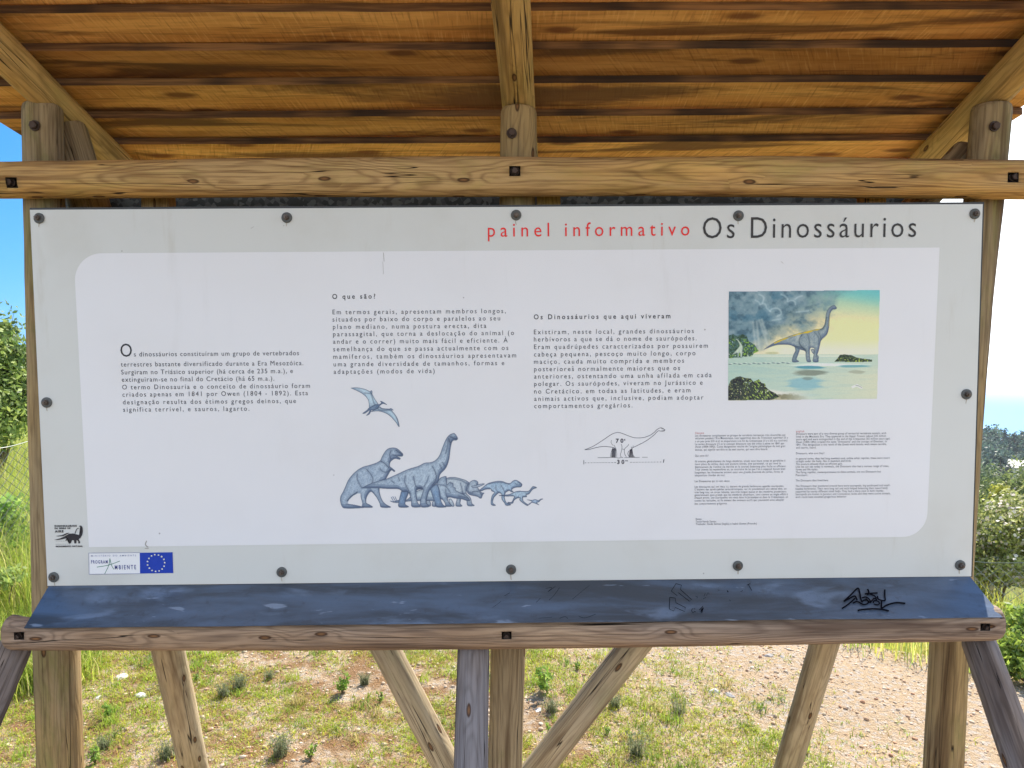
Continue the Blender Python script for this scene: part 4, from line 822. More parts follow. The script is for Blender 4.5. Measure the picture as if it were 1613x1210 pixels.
rr = np.concatenate([np.linspace(.3, 6, 70), 6*1.055**np.arange(1, 122)]); na = 220
A = np.linspace(0, 2*np.pi, na, endpoint=False); gx = CAM.x+rr[:, None]*np.sin(A)[None]; gy = CAM.y+rr[:, None]*np.cos(A)[None]
V = np.stack([gx, gy, hgt(gx, gy)], -1).reshape(-1, 3); V = np.vstack([V, [[CAM.x, CAM.y, 0]]]); nr = len(rr)
I, J = np.meshgrid(np.arange(nr-1), np.arange(na), indexing='ij'); J2 = (J+1) % na
F = np.stack([I*na+J, I*na+J2, (I+1)*na+J2, (I+1)*na+J], -1).reshape(-1, 4)
def ground_mat():
    m, t, b = mat('ground_soil'); c = nd(t, 'ShaderNodeTexCoord'); v = c.outputs['Object']; s = nd(t, 'ShaderNodeSeparateXYZ'); lk(t, v, s.inputs[0])
    n1 = noise_(t, v, 1.1, 6, .62); n2 = noise_(t, v, 6, 6, .65); n3 = noise_(t, v, 46, 5, .65); n4 = noise_(t, v, 160, 3, .6)
    vo = nd(t, 'ShaderNodeTexVoronoi'); vo.inputs['Scale'].default_value = 62; lk(t, v, vo.inputs['Vector']); vs = nd(t, 'ShaderNodeSeparateColor'); lk(t, vo.outputs['Color'], vs.inputs[0])
    soil = mixc(t, n3, (.27, .135, .055), (.44, .26, .12)); soil = mixc(t, rng_(t, n4, .45, .7, 0, .6), soil, (.55, .40, .26))
    sand = mixc(t, n3, (.58, .40, .23), (.74, .57, .38)); sand = mixc(t, rng_(t, vs.outputs[0], .5, .9, 0, .7), sand, (.68, .61, .53)); sand = mixc(t, rng_(t, n4, .55, .75, 0, .5), sand, (.36, .25, .17))
    # right of a slanting line the trodden gravel yard begins
    e = math_(t, 'SUBTRACT', s.outputs[0], math_(t, 'MULTIPLY_ADD', s.outputs[1], -.62, 1.15)); e = math_(t, 'ADD', e, math_(t, 'MULTIPLY_ADD', n1, 1.6, -.8))
    cc = mixc(t, rng_(t, e, -.35, .35), mixc(t, rng_(t, n2, .42, .6), soil, sand), sand)
    d = nd(t, 'ShaderNodeVectorMath', operation='LENGTH'); sb = nd(t, 'ShaderNodeVectorMath', operation='SUBTRACT'); lk(t, v, sb.inputs[0]); sb.inputs[1].default_value = (CAM.x, CAM.y, 0); lk(t, sb.outputs[0], d.inputs[0])
    gr = mixc(t, noise_(t, v, 2.5, 5), (.14, .17, .04), (.28, .26, .08)); gr = mixc(t, rng_(t, n3, .5, .7, 0, .5), gr, (.30, .22, .10))
    cc = mixc(t, math_(t, 'MULTIPLY', rng_(t, d.outputs['Value'], 4.3, 6.0), 1.0), cc, gr)
    lk(t, cc, b.inputs['Base Color']); b.inputs['Roughness'].default_value = .95; b.inputs['Specular IOR Level'].default_value = .1
    bump(t, b, math_(t, 'ADD', math_(t, 'MULTIPLY', n3, .8), math_(t, 'MULTIPLY', n4, .6)), 1.0, .035); return m
ground = mesh_np('ground', V, F, ground_mat(), smooth_=True); fc = len(V)-1
tag(ground, 'reddish gravel clearing with the slope and valley beyond', None, None, 'structure')

# ------------------------------------------------------------------ gravel and grass
def leaf_mat(name, trans=.35, rough=.55):
    m, t, b = mat(name); a = nd(t, 'ShaderNodeAttribute', attribute_name='tint'); lk(t, a.outputs['Color'], b.inputs['Base Color']); b.inputs['Roughness'].default_value = rough; b.inputs['Specular IOR Level'].default_value = .25
    tr = nd(t, 'ShaderNodeBsdfTranslucent'); lk(t, mixc(t, .5, a.outputs['Color'], a.outputs['Color'], 'ADD'), tr.inputs[0]); ms = nd(t, 'ShaderNodeMixShader'); ms.inputs[0].default_value = trans
    lk(t, b.outputs[0], ms.inputs[1]); lk(t, tr.outputs[0], ms.inputs[2]); lk(t, ms.outputs[0], t.nodes['Material Output'].inputs[0]); return m
M_LEAF = leaf_mat('leaf', .35); M_GRASS = leaf_mat('grass_blade', .4, .6); M_STONE = tint_mat('stone', .9)
def bark():
    m, t, b = mat('stem_bark'); v, raw, r = coords(t); lk(t, mixc(t, noise_(t, v, 30, 4), (.10, .07, .045), (.24, .18, .12)), b.inputs['Base Color']); b.inputs['Roughness'].default_value = .9; return m
M_BARK = bark()
ico = bmesh.new(); bmesh.ops.create_icosphere(ico, subdivisions=1, radius=1); IV = np.array([v.co[:] for v in ico.verts]); IF = np.array([[v.index for v in f.verts] for f in ico.faces]); ico.free()
ico = bmesh.new(); bmesh.ops.create_icosphere(ico, subdivisions=2, radius=1); IV2 = np.array([v.co[:] for v in ico.verts]); IF2 = np.array([[v.index for v in f.verts] for f in ico.faces]); ico.free()
def rotz(n): a = rng.uniform(0, 2*np.pi, n); c, s = np.cos(a), np.sin(a); z = np.zeros(n); o = np.ones(n); return np.stack([c, -s, z, s, c, z, z, z, o], -1).reshape(n, 3, 3)
def stones(name, xy, size, tint, base=(IV, IF)):
    bv, bf = base; n = len(xy); sh = bv[None]*(1+rng.uniform(-.28, .28, (n, len(bv), 1))); sc = size[:, None]*np.stack([rng.uniform(.7, 1.5, n), rng.uniform(.6, 1.1, n), rng.uniform(.35, .75, n)], -1)
    W = np.einsum('nij,nkj->nki', rotz(n), sh*sc[:, None]); W[..., 0] += xy[:, 0, None]; W[..., 1] += xy[:, 1, None]; W[..., 2] += (hgt(xy[:, 0], xy[:, 1])+sc[:, 2]*.35)[:, None]
    Fs = (bf[None]+(np.arange(n)*len(bv))[:, None, None]).reshape(-1, 3); return mesh_np(name, W.reshape(-1, 3), Fs, M_STONE, tint=np.repeat(tint, len(bf), 0))
def field(n, x0, x1, y0, y1): return np.stack([rng.uniform(x0, x1, n), rng.uniform(y0, y1, n)], -1)
def edge_(q): return q[:, 0]-(1.15-.62*q[:, 1])+ (fbm(q[:, 0]*1.1+40, q[:, 1]*1.1+40, 3, 6)-.5)*1.6     # > 0 in the gravel yard
q = np.vstack([field(30000, -3.2, 3.4, .3, 2.6), field(5000, -6, 6, -4, 5)])
keep = rng.random(len(q)) < np.where(edge_(q) > 0, .6, .30+.45*smooth(.45, .6, fbm(q[:, 0]*2+7, q[:, 1]*2+7, 3, 8))); q = q[keep]; q = q[~((q[:, 0] > 1.6) & (np.hypot(q[:, 0]-CAM.x, q[:, 1]-CAM.y) > 4.6))]
sz = .0035*np.exp(rng.normal(0, .55, len(q))); sz = np.clip(sz, .0018, .011)
pal = np.array([(.72, .57, .41), (.62, .46, .31), (.70, .58, .45), (.50, .33, .21), (.64, .50, .37), (.50, .28, .16)]); tn = pal[rng.integers(0, len(pal), len(q))]*rng.uniform(.75, 1.2, (len(q), 1))
tag(stones('gravel', q, sz, tn), 'loose pale pinkish gravel scattered over the ground', None, None, 'stuff')
def blades(base, length, width, lean, tint, nseg=2):
    """bent grass blades: base (n,3)"""
    n = len(base); a = rng.uniform(0, 2*np.pi, n); dr = np.stack([np.cos(a), np.sin(a)], -1); sd = np.stack([-dr[:, 1], dr[:, 0]], -1); V = []
    for i in range(nseg+1):
        t = i/nseg; p = base.copy(); p[:, :2] += dr*(length*lean*t*t)[:, None]; p[:, 2] += length*t*(1-.35*lean*t); w = width*(1-t*.85)
        for s_ in (-1, 1): r_ = p.copy(); r_[:, :2] += sd*(w*s_*.5)[:, None]; V.append(r_)
    V = np.stack(V, 1); k = 2*(nseg+1); Fq = np.array([[2*i, 2*i+1, 2*i+3, 2*i+2] for i in range(nseg)]); F = (Fq[None]+(np.arange(n)*k)[:, None, None]).reshape(-1, 4)
    return V.reshape(-1, 3), F, np.repeat(tint, nseg, 0)
def green_density(q):
    x, y = q[:, 0], q[:, 1]; n = fbm(x*1.7+11, y*1.7+11, 4, 12); e = edge_(q)
    base = smooth(.22, .42, n)*np.where(e > 0, smooth(.5, -.1, e)*.5, 1)
    base = base+smooth(.35, .55, n)*np.exp(-((x-.45)/.55)**2-((y-1.2)/.7)**2)*.9+np.exp(-((x-.75)/.55)**2-((y-.6)/.3)**2)*1.3*smooth(.32, .45, n)
    base = base*(1-.55*np.exp(-((x+1.1)/.9)**2-((y-.75)/.35)**2)); return np.clip(base, 0, 1)
q = np.vstack([field(30000, -3, 3, .25, 2.6), field(3500, -6, 6, -4, 5)]); q = q[rng.random(len(q)) < green_density(q)*.9]
nb = 7; q2 = np.repeat(q, nb, 0)+rng.normal(0, .016, (len(q)*nb, 2)); b3 = np.column_stack([q2, hgt(q2[:, 0], q2[:, 1])])
g1, g2, g3 = np.array((.31, .40, .04)), np.array((.50, .52, .06)), np.array((.46, .34, .12)); w_ = rng.random((len(q2), 1)); pick = np.repeat(rng.random((len(q), 1)), nb, 0)
tn = np.where(pick < .55, g1*(.7+.6*w_), np.where(pick < .85, g2*(.7+.5*w_), g3*(.7+.5*w_)))
V, F, tt = blades(b3, rng.uniform(.008, .030, len(q2)), rng.uniform(.002, .005, len(q2)), rng.uniform(.4, 1.6, len(q2)), tn)
tag(mesh_np('short_grass', V, F, M_GRASS, tint=tt), 'thin yellow-green grass and moss growing through the gravel', None, None, 'stuff')
q = field(900, -3, 2.2, .3, 2.6); q = q[rng.random(len(q)) < green_density(q)*.55]; nb = 34; q2 = np.repeat(q, nb, 0)+rng.normal(0, .022, (len(q)*nb, 2)); b3 = np.column_stack([q2, hgt(q2[:, 0], q2[:, 1])])
pt_ = np.array([(.26, .38, .05), (.38, .46, .06), (.19, .28, .05), (.48, .40, .16)])[np.repeat(rng.integers(0, 4, len(q)), nb)]*rng.uniform(.7, 1.25, (len(q2), 1)); hs_ = np.repeat(rng.uniform(.5, 1.3, len(q)), nb)
V, F, tt = blades(b3, rng.uniform(.025, .06, len(q2))*hs_, rng.uniform(.0025, .0055, len(q2)), rng.uniform(.2, 1.2, len(q2)), pt_, 3)
tag(mesh_np('grass_tufts', V, F, M_GRASS, tint=tt), 'low tufts of wild grass dotted over the clearing', None, None, 'stuff')
# tall grass on both sides
def polar_field(n, a0, a1, d0, d1):
    a = np.radians(rng.uniform(a0, a1, n)); d = np.sqrt(rng.uniform(d0*d0, d1*d1, n)); return np.stack([CAM.x+d*np.sin(a), CAM.y+d*np.cos(a)], -1)
def meadow(name, q, lo, hi, pal, label, nb=6, wd=(.003, .007), spread=.05):
    q2 = np.repeat(q, nb, 0)+rng.normal(0, spread, (len(q)*nb, 2)); b3 = np.column_stack([q2, hgt(q2[:, 0], q2[:, 1])-.01]); pal = np.array(pal); tn = pal[np.repeat(rng.integers(0, len(pal), len(q)), nb)]*rng.uniform(.7, 1.3, (len(q2), 1))
    V, F, tt = blades(b3, rng.uniform(lo, hi, len(q2)), rng.uniform(*wd, len(q2)), rng.uniform(.1, .9, len(q2)), tn, 3); tag(mesh_np(name, V, F, M_GRASS, tint=tt), label, None, None, 'stuff')
YG = [(.36, .42, .065), (.48, .50, .10), (.26, .36, .06), (.58, .52, .22), (.32, .42, .06)]
meadow('tall_grass', np.vstack([polar_field(8500, -46, -25, 4.9, 11), polar_field(9000, -75, 8, 5.6, 14)]), .2, .75, YG, 'tall yellow-green meadow grass on the left behind the wire fence')
meadow('meadow_grass', polar_field(3600, -46, -29.2, 4.1, 5.0), .06, .26, YG+[(.20, .32, .04)], 'bright green grass on the left in front of the wire fence')
meadow('slope_grass', np.vstack([polar_field(4200, 24, 54, 4.3, 10), polar_field(5500, 6, 75, 5.4, 13)]), .12, .45, [(.34, .44, .10), (.44, .50, .11), (.56, .56, .10), (.30, .38, .12), (.58, .52, .2)], 'wild green grass on the slope at the right edge of the yard')
meadow('yellow_grass', polar_field(1100, 30.2, 37, 4.7, 6.0), .2, .55, [(.56, .52, .05), (.46, .50, .05), (.62, .50, .08)], 'bright yellow-green grass patch right of the board', spread=.03)

# ------------------------------------------------------------------ plants
def leaves(centres, radii, n, size, tints, up=.3, flat=.75, asp=.45):
    centres = np.array([tuple(c) for c in centres]); radii = np.array(radii); w = radii**2.2/np.sum(radii**2.2); ci = rng.choice(len(radii), n, p=w)
    d = rng.normal(0, 1, (n, 3)); d /= np.linalg.norm(d, axis=1)[:, None]; r = rng.random(n)**.38; sub = rng.integers(0, 26, n)
    sd = np.random.default_rng(5).normal(0, 1, (len(radii), 26, 3)); sd /= np.linalg.norm(sd, axis=2)[..., None]
    d2 = .62*sd[ci, sub]+.42*d*r[:, None]; keep = rng.random(n) < .85; d2 = np.where(keep[:, None], d2, d*r[:, None]*1.12)
    p = centres[ci]+d2*radii[ci][:, None]*np.array((1, 1, flat)); nn = d2+rng.normal(0, .7, (n, 3)); nn[:, 2] += up; nn /= np.linalg.norm(nn, axis=1)[:, None]
    a = np.cross(nn, rng.normal(0, 1, (n, 3))); a /= np.linalg.norm(a, axis=1)[:, None]; b = np.cross(nn, a); s = size*rng.uniform(.6, 1.35, n)
    A_, B_ = a*s[:, None]*.5, b*s[:, None]*.5*asp; V = np.stack([p-A_, p-A_*.1+B_, p+A_, p-A_*.1-B_], 1).reshape(-1, 3); F = np.arange(4*n).reshape(n, 4)
    tints = np.array(tints); ct = tints[rng.integers(0, len(tints), (len(radii), 26))[ci, sub]]*rng.uniform(.7, 1.3, (n, 1)); return V, F, ct
def tubes(segs, k=5):
    V, F = [], []
    for a, b, r0, r1 in segs:
        a, b = Vector(a), Vector(b); M = frame_of(a, b).to_3x3() if (b-a).length > 1e-6 else Matrix.Identity(3); n = len(V)
        for p, r in ((a, r0), (b, r1)):
            for j in range(k): V.append(tuple(p+M @ Vector((r*math.cos(2*math.pi*j/k), r*math.sin(2*math.pi*j/k), 0))))
        F += [(n+j, n+(j+1) % k, n+k+(j+1) % k, n+k+j) for j in range(k)]
    return V, F
def bush(name, cat, label, clumps, n, size, tints, group=None, flowers=None, trunk=.03, asp=.45, foliage='foliage'):
    """clumps = (px, py, distance, radius): crowns where the photo shows them, rooted on the ground below"""
    cs = [pt(x, y, d) for x, y, d, r in clumps]; rs = [c[3] for c in clumps]; w = sum(rs); bx = sum(c.x*r for c, r in zip(cs, rs))/w; by = sum(c.y*r for c, r in zip(cs, rs))/w; base = Vector((bx, by, hz(bx, by)))
    root = empty(name, base); tag(root, label, cat, group); V, F, t = leaves(cs, rs, n, size, tints, asp=asp); mesh_np(foliage, V, F, M_LEAF, root, tint=t)
    segs = []; trunk = trunk*.6
    for c, r in zip(cs, rs):
        mid = base.lerp(c, .55)+Vector((random.uniform(-.1, .1), random.uniform(-.1, .1), 0))*r; segs += [(base, mid, trunk, trunk*.7), (mid, c, trunk*.7, trunk*.35)]
        for i in range(5): segs.append((mid.lerp(c, random.random()), c+Vector((random.gauss(0, .5), random.gauss(0, .5), random.gauss(.1, .4)))*r, trunk*.3, trunk*.1))
    mesh('stem', *tubes(segs), M_BARK, root)
    if flowers:
        V, F, t = leaves(cs, [r*1.06 for r in rs], flowers[0], flowers[1], flowers[2], up=.9, asp=.9); mesh_np('flowers', V, F, M_LEAF, root, tint=t)
    return root
OL = [(.17, .25, .06), (.26, .34, .08), (.11, .17, .04), (.34, .40, .10)]
bush('shrub', 'shrub', 'tall leafy olive-green shrub at the left edge behind the fence', [(-70, 545, 8.6, .62), (-25, 552, 8.4, .36), (8, 590, 8.4, .34), (-35, 650, 8.2, .5), (22, 640, 8.3, .24), (-110, 620, 8.5, .6), (30, 590, 8.4, .16), (-4, 520, 8.5, .2), (15, 560, 8.4, .2), (36, 625, 8.3, .2), (5, 650, 8.3, .3)], 26000, .055, OL)
bush('dark_tree', 'tree', 'dark evergreen tree far behind the shrub at left', [(40, 590, 17, .42), (75, 600, 17, .6), (110, 610, 17, .7), (60, 650, 17, .7), (15, 640, 17, .6)], 7000, .09, [(.035, .05, .02), (.06, .075, .03)], trunk=.07)
bush('weed_plant', 'weed', 'green broad-leaved weed growing through the lower left fence', [(18, 800, 5.7, .13), (-18, 815, 5.7, .17), (8, 845, 5.6, .13)], 900, .05, [(.28, .42, .10), (.40, .52, .14), (.22, .34, .08)], trunk=.008)
bush('weed_plant', 'weed', 'grey-green low weed at the foot of the left fence', [(22, 905, 4.9, .07), (-10, 915, 4.9, .09)], 420, .035, [(.30, .40, .12), (.40, .48, .16)], trunk=.006)
PF = [(.62, .56, .46), (.72, .66, .56), (.5, .42, .34)]
bush('flowering_shrub', 'shrub', 'olive shrub with pale flower heads right of the panel, nearest the board', [(1556, 838, 8.6, .30), (1530, 850, 8.6, .34), (1585, 850, 8.5, .24), (1570, 812, 8.7, .22), (1560, 885, 8.5, .28), (1592, 895, 8.4, .26), (1530, 900, 8.4, .3)], 6000, .05, [(.34, .37, .13), (.44, .45, .17), (.24, .28, .09)], None, (1300, .034, PF))
bush('flowering_shrub', 'shrub', 'olive shrub with pale flower heads at the right edge of the view', [(1612, 830, 8.2, .34), (1645, 815, 8.3, .42), (1600, 800, 8.4, .24), (1680, 840, 8.2, .4), (1612, 890, 8.1, .3), (1650, 890, 8.1, .35)], 7000, .05, [(.33, .36, .12), (.43, .44, .16), (.24, .27, .08)], None, (1500, .034, PF))
bush('evergreen_shrub', 'shrub', 'dark green shrub below the white house, behind the flowering shrubs', [(1600, 775, 15, .62), (1640, 765, 15, .8), (1570, 790, 15, .5), (1690, 780, 15, .8)], 8000, .07, [(.10, .14, .05), (.16, .20, .07), (.22, .26, .09)], trunk=.05)
bush('evergreen_shrub', 'shrub', 'grey-green shrub beside the right post, farther down the slope', [(1548, 760, 24, .8), (1520, 770, 24, .9), (1566, 790, 22, .6)], 6000, .1, [(.10, .15, .08), (.15, .20, .11), (.20, .24, .12)], trunk=.06)
bush('yellow_bush', 'shrub', 'small yellow-green bush on the slope between the flowering shrubs', [(1578, 775, 11.5, .16), (1572, 790, 11.5, .18), (1584, 800, 11.5, .15)], 1800, .045, [(.36, .36, .06), (.28, .30, .05)])
bush('leafy_bush', 'shrub', 'dark green leafy bush at the lower right edge of the yard', [(1600, 1030, 4.35, .11), (1625, 1005, 4.4, .16), (1650, 1040, 4.3, .2), (1585, 1055, 4.25, .07), (1610, 975, 4.5, .10)], 3600, .035, [(.12, .19, .04), (.19, .28, .055), (.32, .42, .07)], trunk=.01)
bush('leafy_bush', 'shrub', 'mid green low bush under the right end of the fence', [(1562, 990, 4.7, .07), (1585, 965, 4.8, .07)], 700, .035, [(.26, .34, .08), (.36, .42, .10), (.46, .48, .12)], trunk=.008)

# small weeds on the clearing, each one rooted where it stands
def sprig(label, px, py, h, kind, n=40):
    g = gpt(px, py); root = empty('weed_plant' if kind == 'leafy' else 'herb_tuft', g); tag(root, label, 'weed' if kind == 'leafy' else 'herb', 'small weeds and herbs on the gravel clearing')
    if kind == 'leafy':
        m = max(3, n//8); segs = []; Vs, Fs, Ts, k = [], [], [], 0
        for i in range(m):
            a = random.uniform(0, 6.28); tip = g+Vector((math.cos(a)*h*random.uniform(.1, .45), math.sin(a)*h*random.uniform(.1, .45), h*random.uniform(.55, 1.0))); segs.append((g, tip, .0022, .001))
            V, F, t = leaves([g.lerp(tip, f) for f in (.35, .6, .85, 1.0)], [h*.2, h*.2, h*.17, h*.12], 22, h*.24, [(.22, .36, .05), (.32, .44, .07), (.15, .27, .04)], up=1.0, asp=.38); Vs.append(V); Fs.append(F+k); Ts.append(t); k += len(V)
        mesh('stem', *tubes(segs, 4), M_BARK, root); mesh_np('leaves', np.vstack(Vs), np.vstack(Fs), M_LEAF, root, tint=np.vstack(Ts))
    else:
        nb = n*3; b3 = np.tile(np.array(g[:]), (nb, 1))+np.column_stack([rng.normal(0, h*.16, (nb, 2)), np.zeros(nb)]); pal = np.array([(.17, .20, .10), (.24, .26, .15), (.12, .14, .07), (.30, .28, .17)])
        V, F, t = blades(b3, rng.uniform(.45*h, h, nb), np.full(nb, .0042), rng.uniform(.1, .7, nb), pal[rng.integers(0, 4, nb)], 3); mesh_np('stalks', V, F, M_GRASS, root, tint=t)
        ends = V.reshape(nb, -1, 3)[:, -1]; sel = rng.random(nb) < .8; V, F, t = leaves([tuple(e) for e in ends[sel]], [h*.10]*int(sel.sum()), int(sel.sum())*6, h*.085, [(.18, .22, .11), (.27, .30, .17), (.13, .15, .08)], asp=.35); mesh_np('leaves', V, F, M_LEAF, root, tint=t)
for a in (('large bright green leafy weed between the left leg and the left diagonal brace', 540, 1092, .10, 'leafy', 60), ('tall leafy weed just right of the centre posts', 862, 1092, .13, 'leafy', 50), ('small leafy weed under the front beam, left of the right diagonal brace', 910, 1056, .055, 'leafy', 36),
    ('leafy weed beside the foot of the centre posts, below the tall weed', 870, 1165, .09, 'leafy', 44), ('small green weed in the gravel below the right diagonal brace', 957, 1160, .05, 'leafy', 30), ('green weed low in the picture, right of the small gravel weed', 995, 1172, .045, 'leafy', 30),
    ('leafy weed at the foot of the left leg, beneath the front beam', 308, 1075, .055, 'leafy', 30), ('bright green weed beside the left diagonal brace', 600, 1108, .06, 'leafy', 34), ('bright weed at the bottom edge between the left post and the left leg', 150, 1205, .08, 'leafy', 40), ('pale green weed right of the left post', 172, 1130, .08, 'leafy', 36),
    ('yellow-green weed at the bottom edge, right of the left leg', 490, 1195, .07, 'leafy', 36), ('low green weed at the far edge of the gravel, below the right of the beam', 1370, 1021, .05, 'leafy', 30),
    ('grey-green herb tuft nearest the left leg', 378, 1085, .075, 'stalky', 40), ('taller grey herb tuft beside the nearest-to-leg tuft', 352, 1098, .07, 'stalky', 40), ('small herb tuft under the middle left of the front beam', 425, 1070, .05, 'stalky', 30), ('grey herb tuft at the foot of the left leg', 262, 1195, .07, 'stalky', 40),
    ('dark herb tuft at the bottom left, among pale stones', 442, 1190, .085, 'stalky', 50), ('spindly herb tuft right of the centre posts, below the tall leafy weed', 868, 1122, .07, 'stalky', 30), ('spindly herb on bare gravel under the right diagonal brace', 968, 1115, .075, 'stalky', 26), ('thin upright herb at the bottom right of the brace', 1004, 1192, .10, 'stalky', 30),
    ('wispy herb on gravel farthest right of the brace', 1068, 1125, .07, 'stalky', 22), ('grey-green herb tuft left of the left leg, by the post', 165, 1180, .06, 'stalky', 30), ('grey-green herb right beside the big leafy weed', 575, 1078, .06, 'stalky', 34)): sprig(*a)
def rock(label, px, py, r, tint):
    g = gpt(px, py); n = len(IV2); sd = random.random()*40; sc = Vector((random.uniform(1, 1.5), random.uniform(.7, 1), random.uniform(.4, .6)))*r
    V = [((x*sc.x*k), (y*sc.y*k), z*sc.z*k+sc.z*.3) for x, y, z in IV2 for k in (1+.35*mnoise.noise((x*1.3+sd, y*1.3, z*1.3)),)]
    o = mesh('stone', V, [tuple(f) for f in IF2], M_STONE, None, Matrix.Translation(g) @ Matrix.Rotation(random.random()*6, 4, 'Z'), fcol=np.array([tint]*len(IF2))*rng.uniform(.85, 1.1, (len(IF2), 1))); tag(o, label, 'stone', 'loose stones on the clearing')
for a in (('whitish stone on the gravel, left of the right leg', 1125, 1091, .022, (.60, .58, .55)), ('flat grey stone right of the whitish stone', 1150, 1098, .02, (.42, .40, .38)), ('small brown stone below the whitish stone', 1116, 1116, .012, (.45, .33, .24)), ('pale flat stone near the top of the red soil by the left post', 192, 1068, .028, (.62, .58, .54)),
    ('white chalky stone on red soil right of the left post', 222, 1098, .026, (.68, .65, .62)), ('small white stone between the left post and the left leg', 155, 1100, .016, (.64, .6, .56)), ('white stone beside the centre posts, under the tall weed', 848, 1120, .018, (.66, .63, .60)), ('grey stone under the right of the front beam, upper gravel', 1212, 1034, .02, (.42, .39, .36)), ('dark grey stone next to the upper gravel stone', 1232, 1036, .014, (.36, .33, .3))): rock(*a)

# ------------------------------------------------------------------ wire fences
def wire_mat():
    m, t, b = mat('fence_wire'); v, raw, r = coords(t); lk(t, mixc(t, noise_(t, v, 9, 3), (.15, .17, .15), (.24, .26, .23)), b.inputs['Base Color']); b.inputs['Metallic'].default_value = .3; b.inputs['Roughness'].default_value = .5; return m
M_WIRE = wire_mat()
def fence(label, a, b, h, cell, r, sag):
    a, b = Vector((*a, 0)), Vector((*b, 0)); Ln = (b-a).length; d = (b-a)/Ln; root = empty('wire_fence', (a.x, a.y, hz(a.x, a.y))); tag(root, label, 'fence')
    def at(s, z): p = a+d*s; return Vector((p.x, p.y, hz(p.x, p.y)+.03+z*(1-sag*math.sin(s*1.7)**2)))+Vector((-d.y, d.x, 0))*(.02*math.sin(s*3+z*4))
    segs = []; ns = int(Ln/cell); nz = int(h/(cell*.5))
    for i in range(ns):
        for j in range(nz):
            for q in ((0, 1), (1, 0)):
                s0, s1 = (i+.5*((j+q[0]) % 2))*cell, (i+.5*((j+1+q[0]) % 2))*cell
                if q == (1, 0): s0, s1 = (i+1-.5*((j) % 2))*cell, (i+1-.5*((j+1) % 2))*cell
                else: s0, s1 = (i+.5*(j % 2))*cell, (i+.5*((j+1) % 2))*cell
                segs.append((at(s0, j*cell*.5), at(s1, (j+1)*cell*.5), r, r))
    mesh('wire_netting', *tubes(segs, 3), M_WIRE, root)
    for z in (0.02, h):
        seg = [(at(Ln*i/40, z), at(Ln*(i+1)/40, z), r*1.4, r*1.4) for i in range(40)]; mesh('tension_wire', *tubes(seg, 4), M_WIRE, root)
    for s in (0, Ln): mesh('fence_post', *tubes([(at(s, -.1), at(s, h+.06), .025, .025)], 10), M_WIRE, root)
la_, lb_ = pt(-260, 800, 5.0), pt(260, 800, 6.4); fence('galvanised wire netting fence across the grass left of the panel', (la_.x, la_.y), (lb_.x, lb_.y), .98, .062, .0016, .05)
ra_, rb_ = pt(1330, 880, 6.2), pt(1760, 880, 5.3); fence('sagging wire netting fence on the slope right of the panel', (ra_.x, ra_.y), (rb_.x, rb_.y), .86, .075, .0018, .12)

# ------------------------------------------------------------------ the far side of the valley
def crowns(q, r0, r1, per, leaf, tints):
    Vs, Fs, Ts, k = [], [], [], 0
    for x, y in q:
        r = random.uniform(r0, r1); z = hz(x, y); cs = [Vector((x, y, z+r*1.5))]+[Vector((x+random.uniform(-.6, .6)*r, y+random.uniform(-.6, .6)*r, z+r*random.uniform(1.0, 2.1))) for _ in range(3)]
        V, F, t = leaves(cs, [r*.8, r*.55, r*.5, r*.5], per, leaf, tints, asp=.7); Vs.append(V); Fs.append(F+k); Ts.append(t*random.uniform(.7, 1.25)); k += len(V)
    return np.vstack(Vs), np.vstack(Fs), np.vstack(Ts)
q = np.vstack([polar_field(130, 27, 47, 62, 105), polar_field(300, 27, 47, 105, 178), polar_field(150, 27, 47, 155, 182), polar_field(90, 30, 36, 100, 180)])
V, F, t = crowns(q, 1.7, 3.4, 230, .55, [(.07, .125, .095), (.09, .15, .105), (.12, .17, .11), (.055, .095, .08)])
tag(mesh_np('far_wood', V, F, M_LEAF, tint=t), 'dense blue-green wood covering the far side of the valley', None, None, 'stuff')
q = polar_field(60, 28, 47, 26, 60); V, F, t = crowns(q, .8, 1.7, 170, .26, [(.07, .10, .05), (.10, .13, .06), (.15, .17, .08), (.05, .07, .04)])
tag(mesh_np('valley_scrub', V, F, M_LEAF, tint=t), 'mixed olive and grey-green scrub filling the valley below the wood', None, None, 'stuff')
q = np.vstack([polar_field(40, -26, 12, 18, 34), polar_field(70, -26, 16, 34, 80), polar_field(60, -85, -47, 26, 80)]); V, F, t = crowns(q, .8, 2.0, 260, .22, [(.08, .12, .04), (.12, .16, .05), (.17, .20, .07), (.05, .08, .03)])
tag(mesh_np('meadow_scrub', V, F, M_LEAF, tint=t), 'rounded green scrub beyond the meadow behind the board', None, None, 'stuff')
def pine(label, px, pytop, d, h):
    top = pt(px, pytop, d); b = Vector((top.x, top.y, top.z-h)); root = empty('pine_tree', b); tag(root, label, 'tree', 'pines standing out on the far hill')
    mesh('trunk', *tubes([(b-Vector((0, 0, 3)), b+Vector((.1, 0, h*.5)), .22, .16), (b+Vector((.1, 0, h*.5)), top-Vector((0, 0, h*.12)), .16, .05)], 7), M_BARK, root)
    cs = [top+Vector((random.uniform(-.22, .22)*h*(1-f), random.uniform(-.22, .22)*h*(1-f), -h*.55*(1-f)-.3)) for f in (0, .12, .25, .4, .55, .7, .85, 1)]; rs = [h*.17*(1.1-.7*f) for f in (0, .12, .25, .4, .55, .7, .85, 1)]
    V, F, t = leaves(cs, rs, 1500, .34, [(.03, .055, .04), (.05, .08, .05), (.02, .04, .03)], asp=.4); mesh_np('crown', V, F, M_LEAF, root, tint=t)
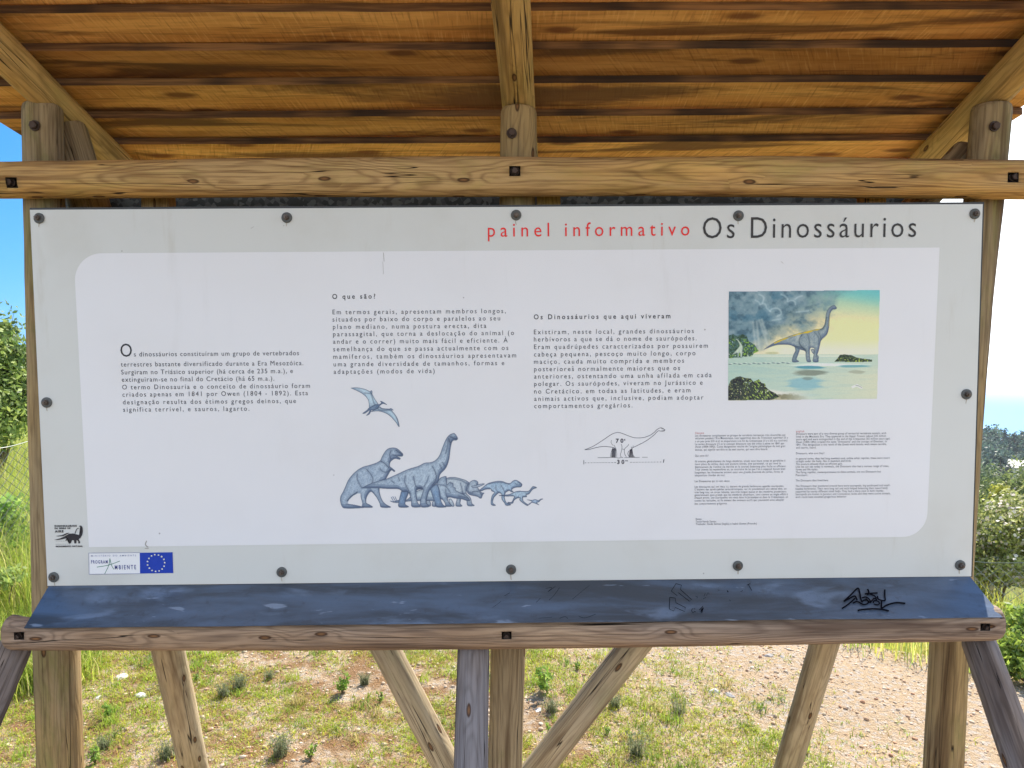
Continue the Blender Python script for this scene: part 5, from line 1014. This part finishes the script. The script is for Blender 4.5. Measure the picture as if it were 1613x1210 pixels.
pine('pine on the far skyline nearest the right post', 1553, 682, 165, 6); pine('pine on the skyline second from the right post', 1568, 677, 168, 7); pine('tallest skyline pine in the middle of the gap', 1583, 676, 162, 7.5); pine('rounded skyline pine near the right edge', 1598, 682, 160, 6)
pine('skyline pine at the very right edge', 1611, 680, 165, 6.5); pine('darker pine below the skyline, left of the white house', 1576, 716, 118, 5.5); pine('pine beside the right post lower on the far slope', 1556, 722, 112, 5); pine('small pine just left of the white house', 1588, 728, 125, 5)
def house(label, px, py, d, w, h, yaw):
    c = pt(px, py, d); M0 = Matrix.Translation((c.x, c.y, c.z)) @ Matrix.Rotation(yaw, 4, 'Z'); root = empty('white_house', c); tag(root, label, 'house')
    WHT = flat_mat('house_white', (.80, .79, .76), .8); RF = flat_mat('house_roof_tile', (.66, .62, .56), .8); WD = flat_mat('house_window', (.05, .06, .08), .3)
    dp_ = w*.7; mesh('wall', *join([box(-w/2, w/2, 0, dp_, -3, h)]), WHT, root, M0)
    V = [(-w/2-.3, -.35, h+.02), (w/2+.3, -.35, h+.02), (w/2+.3, dp_+.35, h+.02), (-w/2-.3, dp_+.35, h+.02), (-w/2-.3, dp_/2, h+.8), (w/2+.3, dp_/2, h+.8)]; mesh('roof', V, [(0, 1, 5, 4), (2, 3, 4, 5), (1, 2, 5), (3, 0, 4), (3, 2, 1, 0)], RF, root, M0)
    for x in (-w*.36, -w*.1, w*.16): 
        wn = mesh('window', *box(x, x+.9, -.05, -.003, h*.35, h*.8), WD, root, M0); mesh('sill', *box(x-.1, x+1, -.12, -.004, h*.35-.12, h*.35-.01), WHT, wn, M0)
house('white house with a dark window among trees at the right edge', 1634, 768, 132, 7, 2.6, R(-38))

# ------------------------------------------------------------------ air
def haze():
    v, f = box(-320, 420, -60, 330, -120, 9); m = bpy.data.materials.new('haze_air'); m.use_nodes = True; t = m.node_tree; t.nodes.clear()
    pv = nd(t, 'ShaderNodeVolumePrincipled'); pv.inputs['Color'].default_value = (.86, .92, 1, 1); pv.inputs['Density'].default_value = .0005; o = nd(t, 'ShaderNodeOutputMaterial'); lk(t, pv.outputs[0], o.inputs['Volume'])
    tag(mesh('haze', v, f, m), 'thin bluish air over the valley', None, None, 'stuff')
haze()
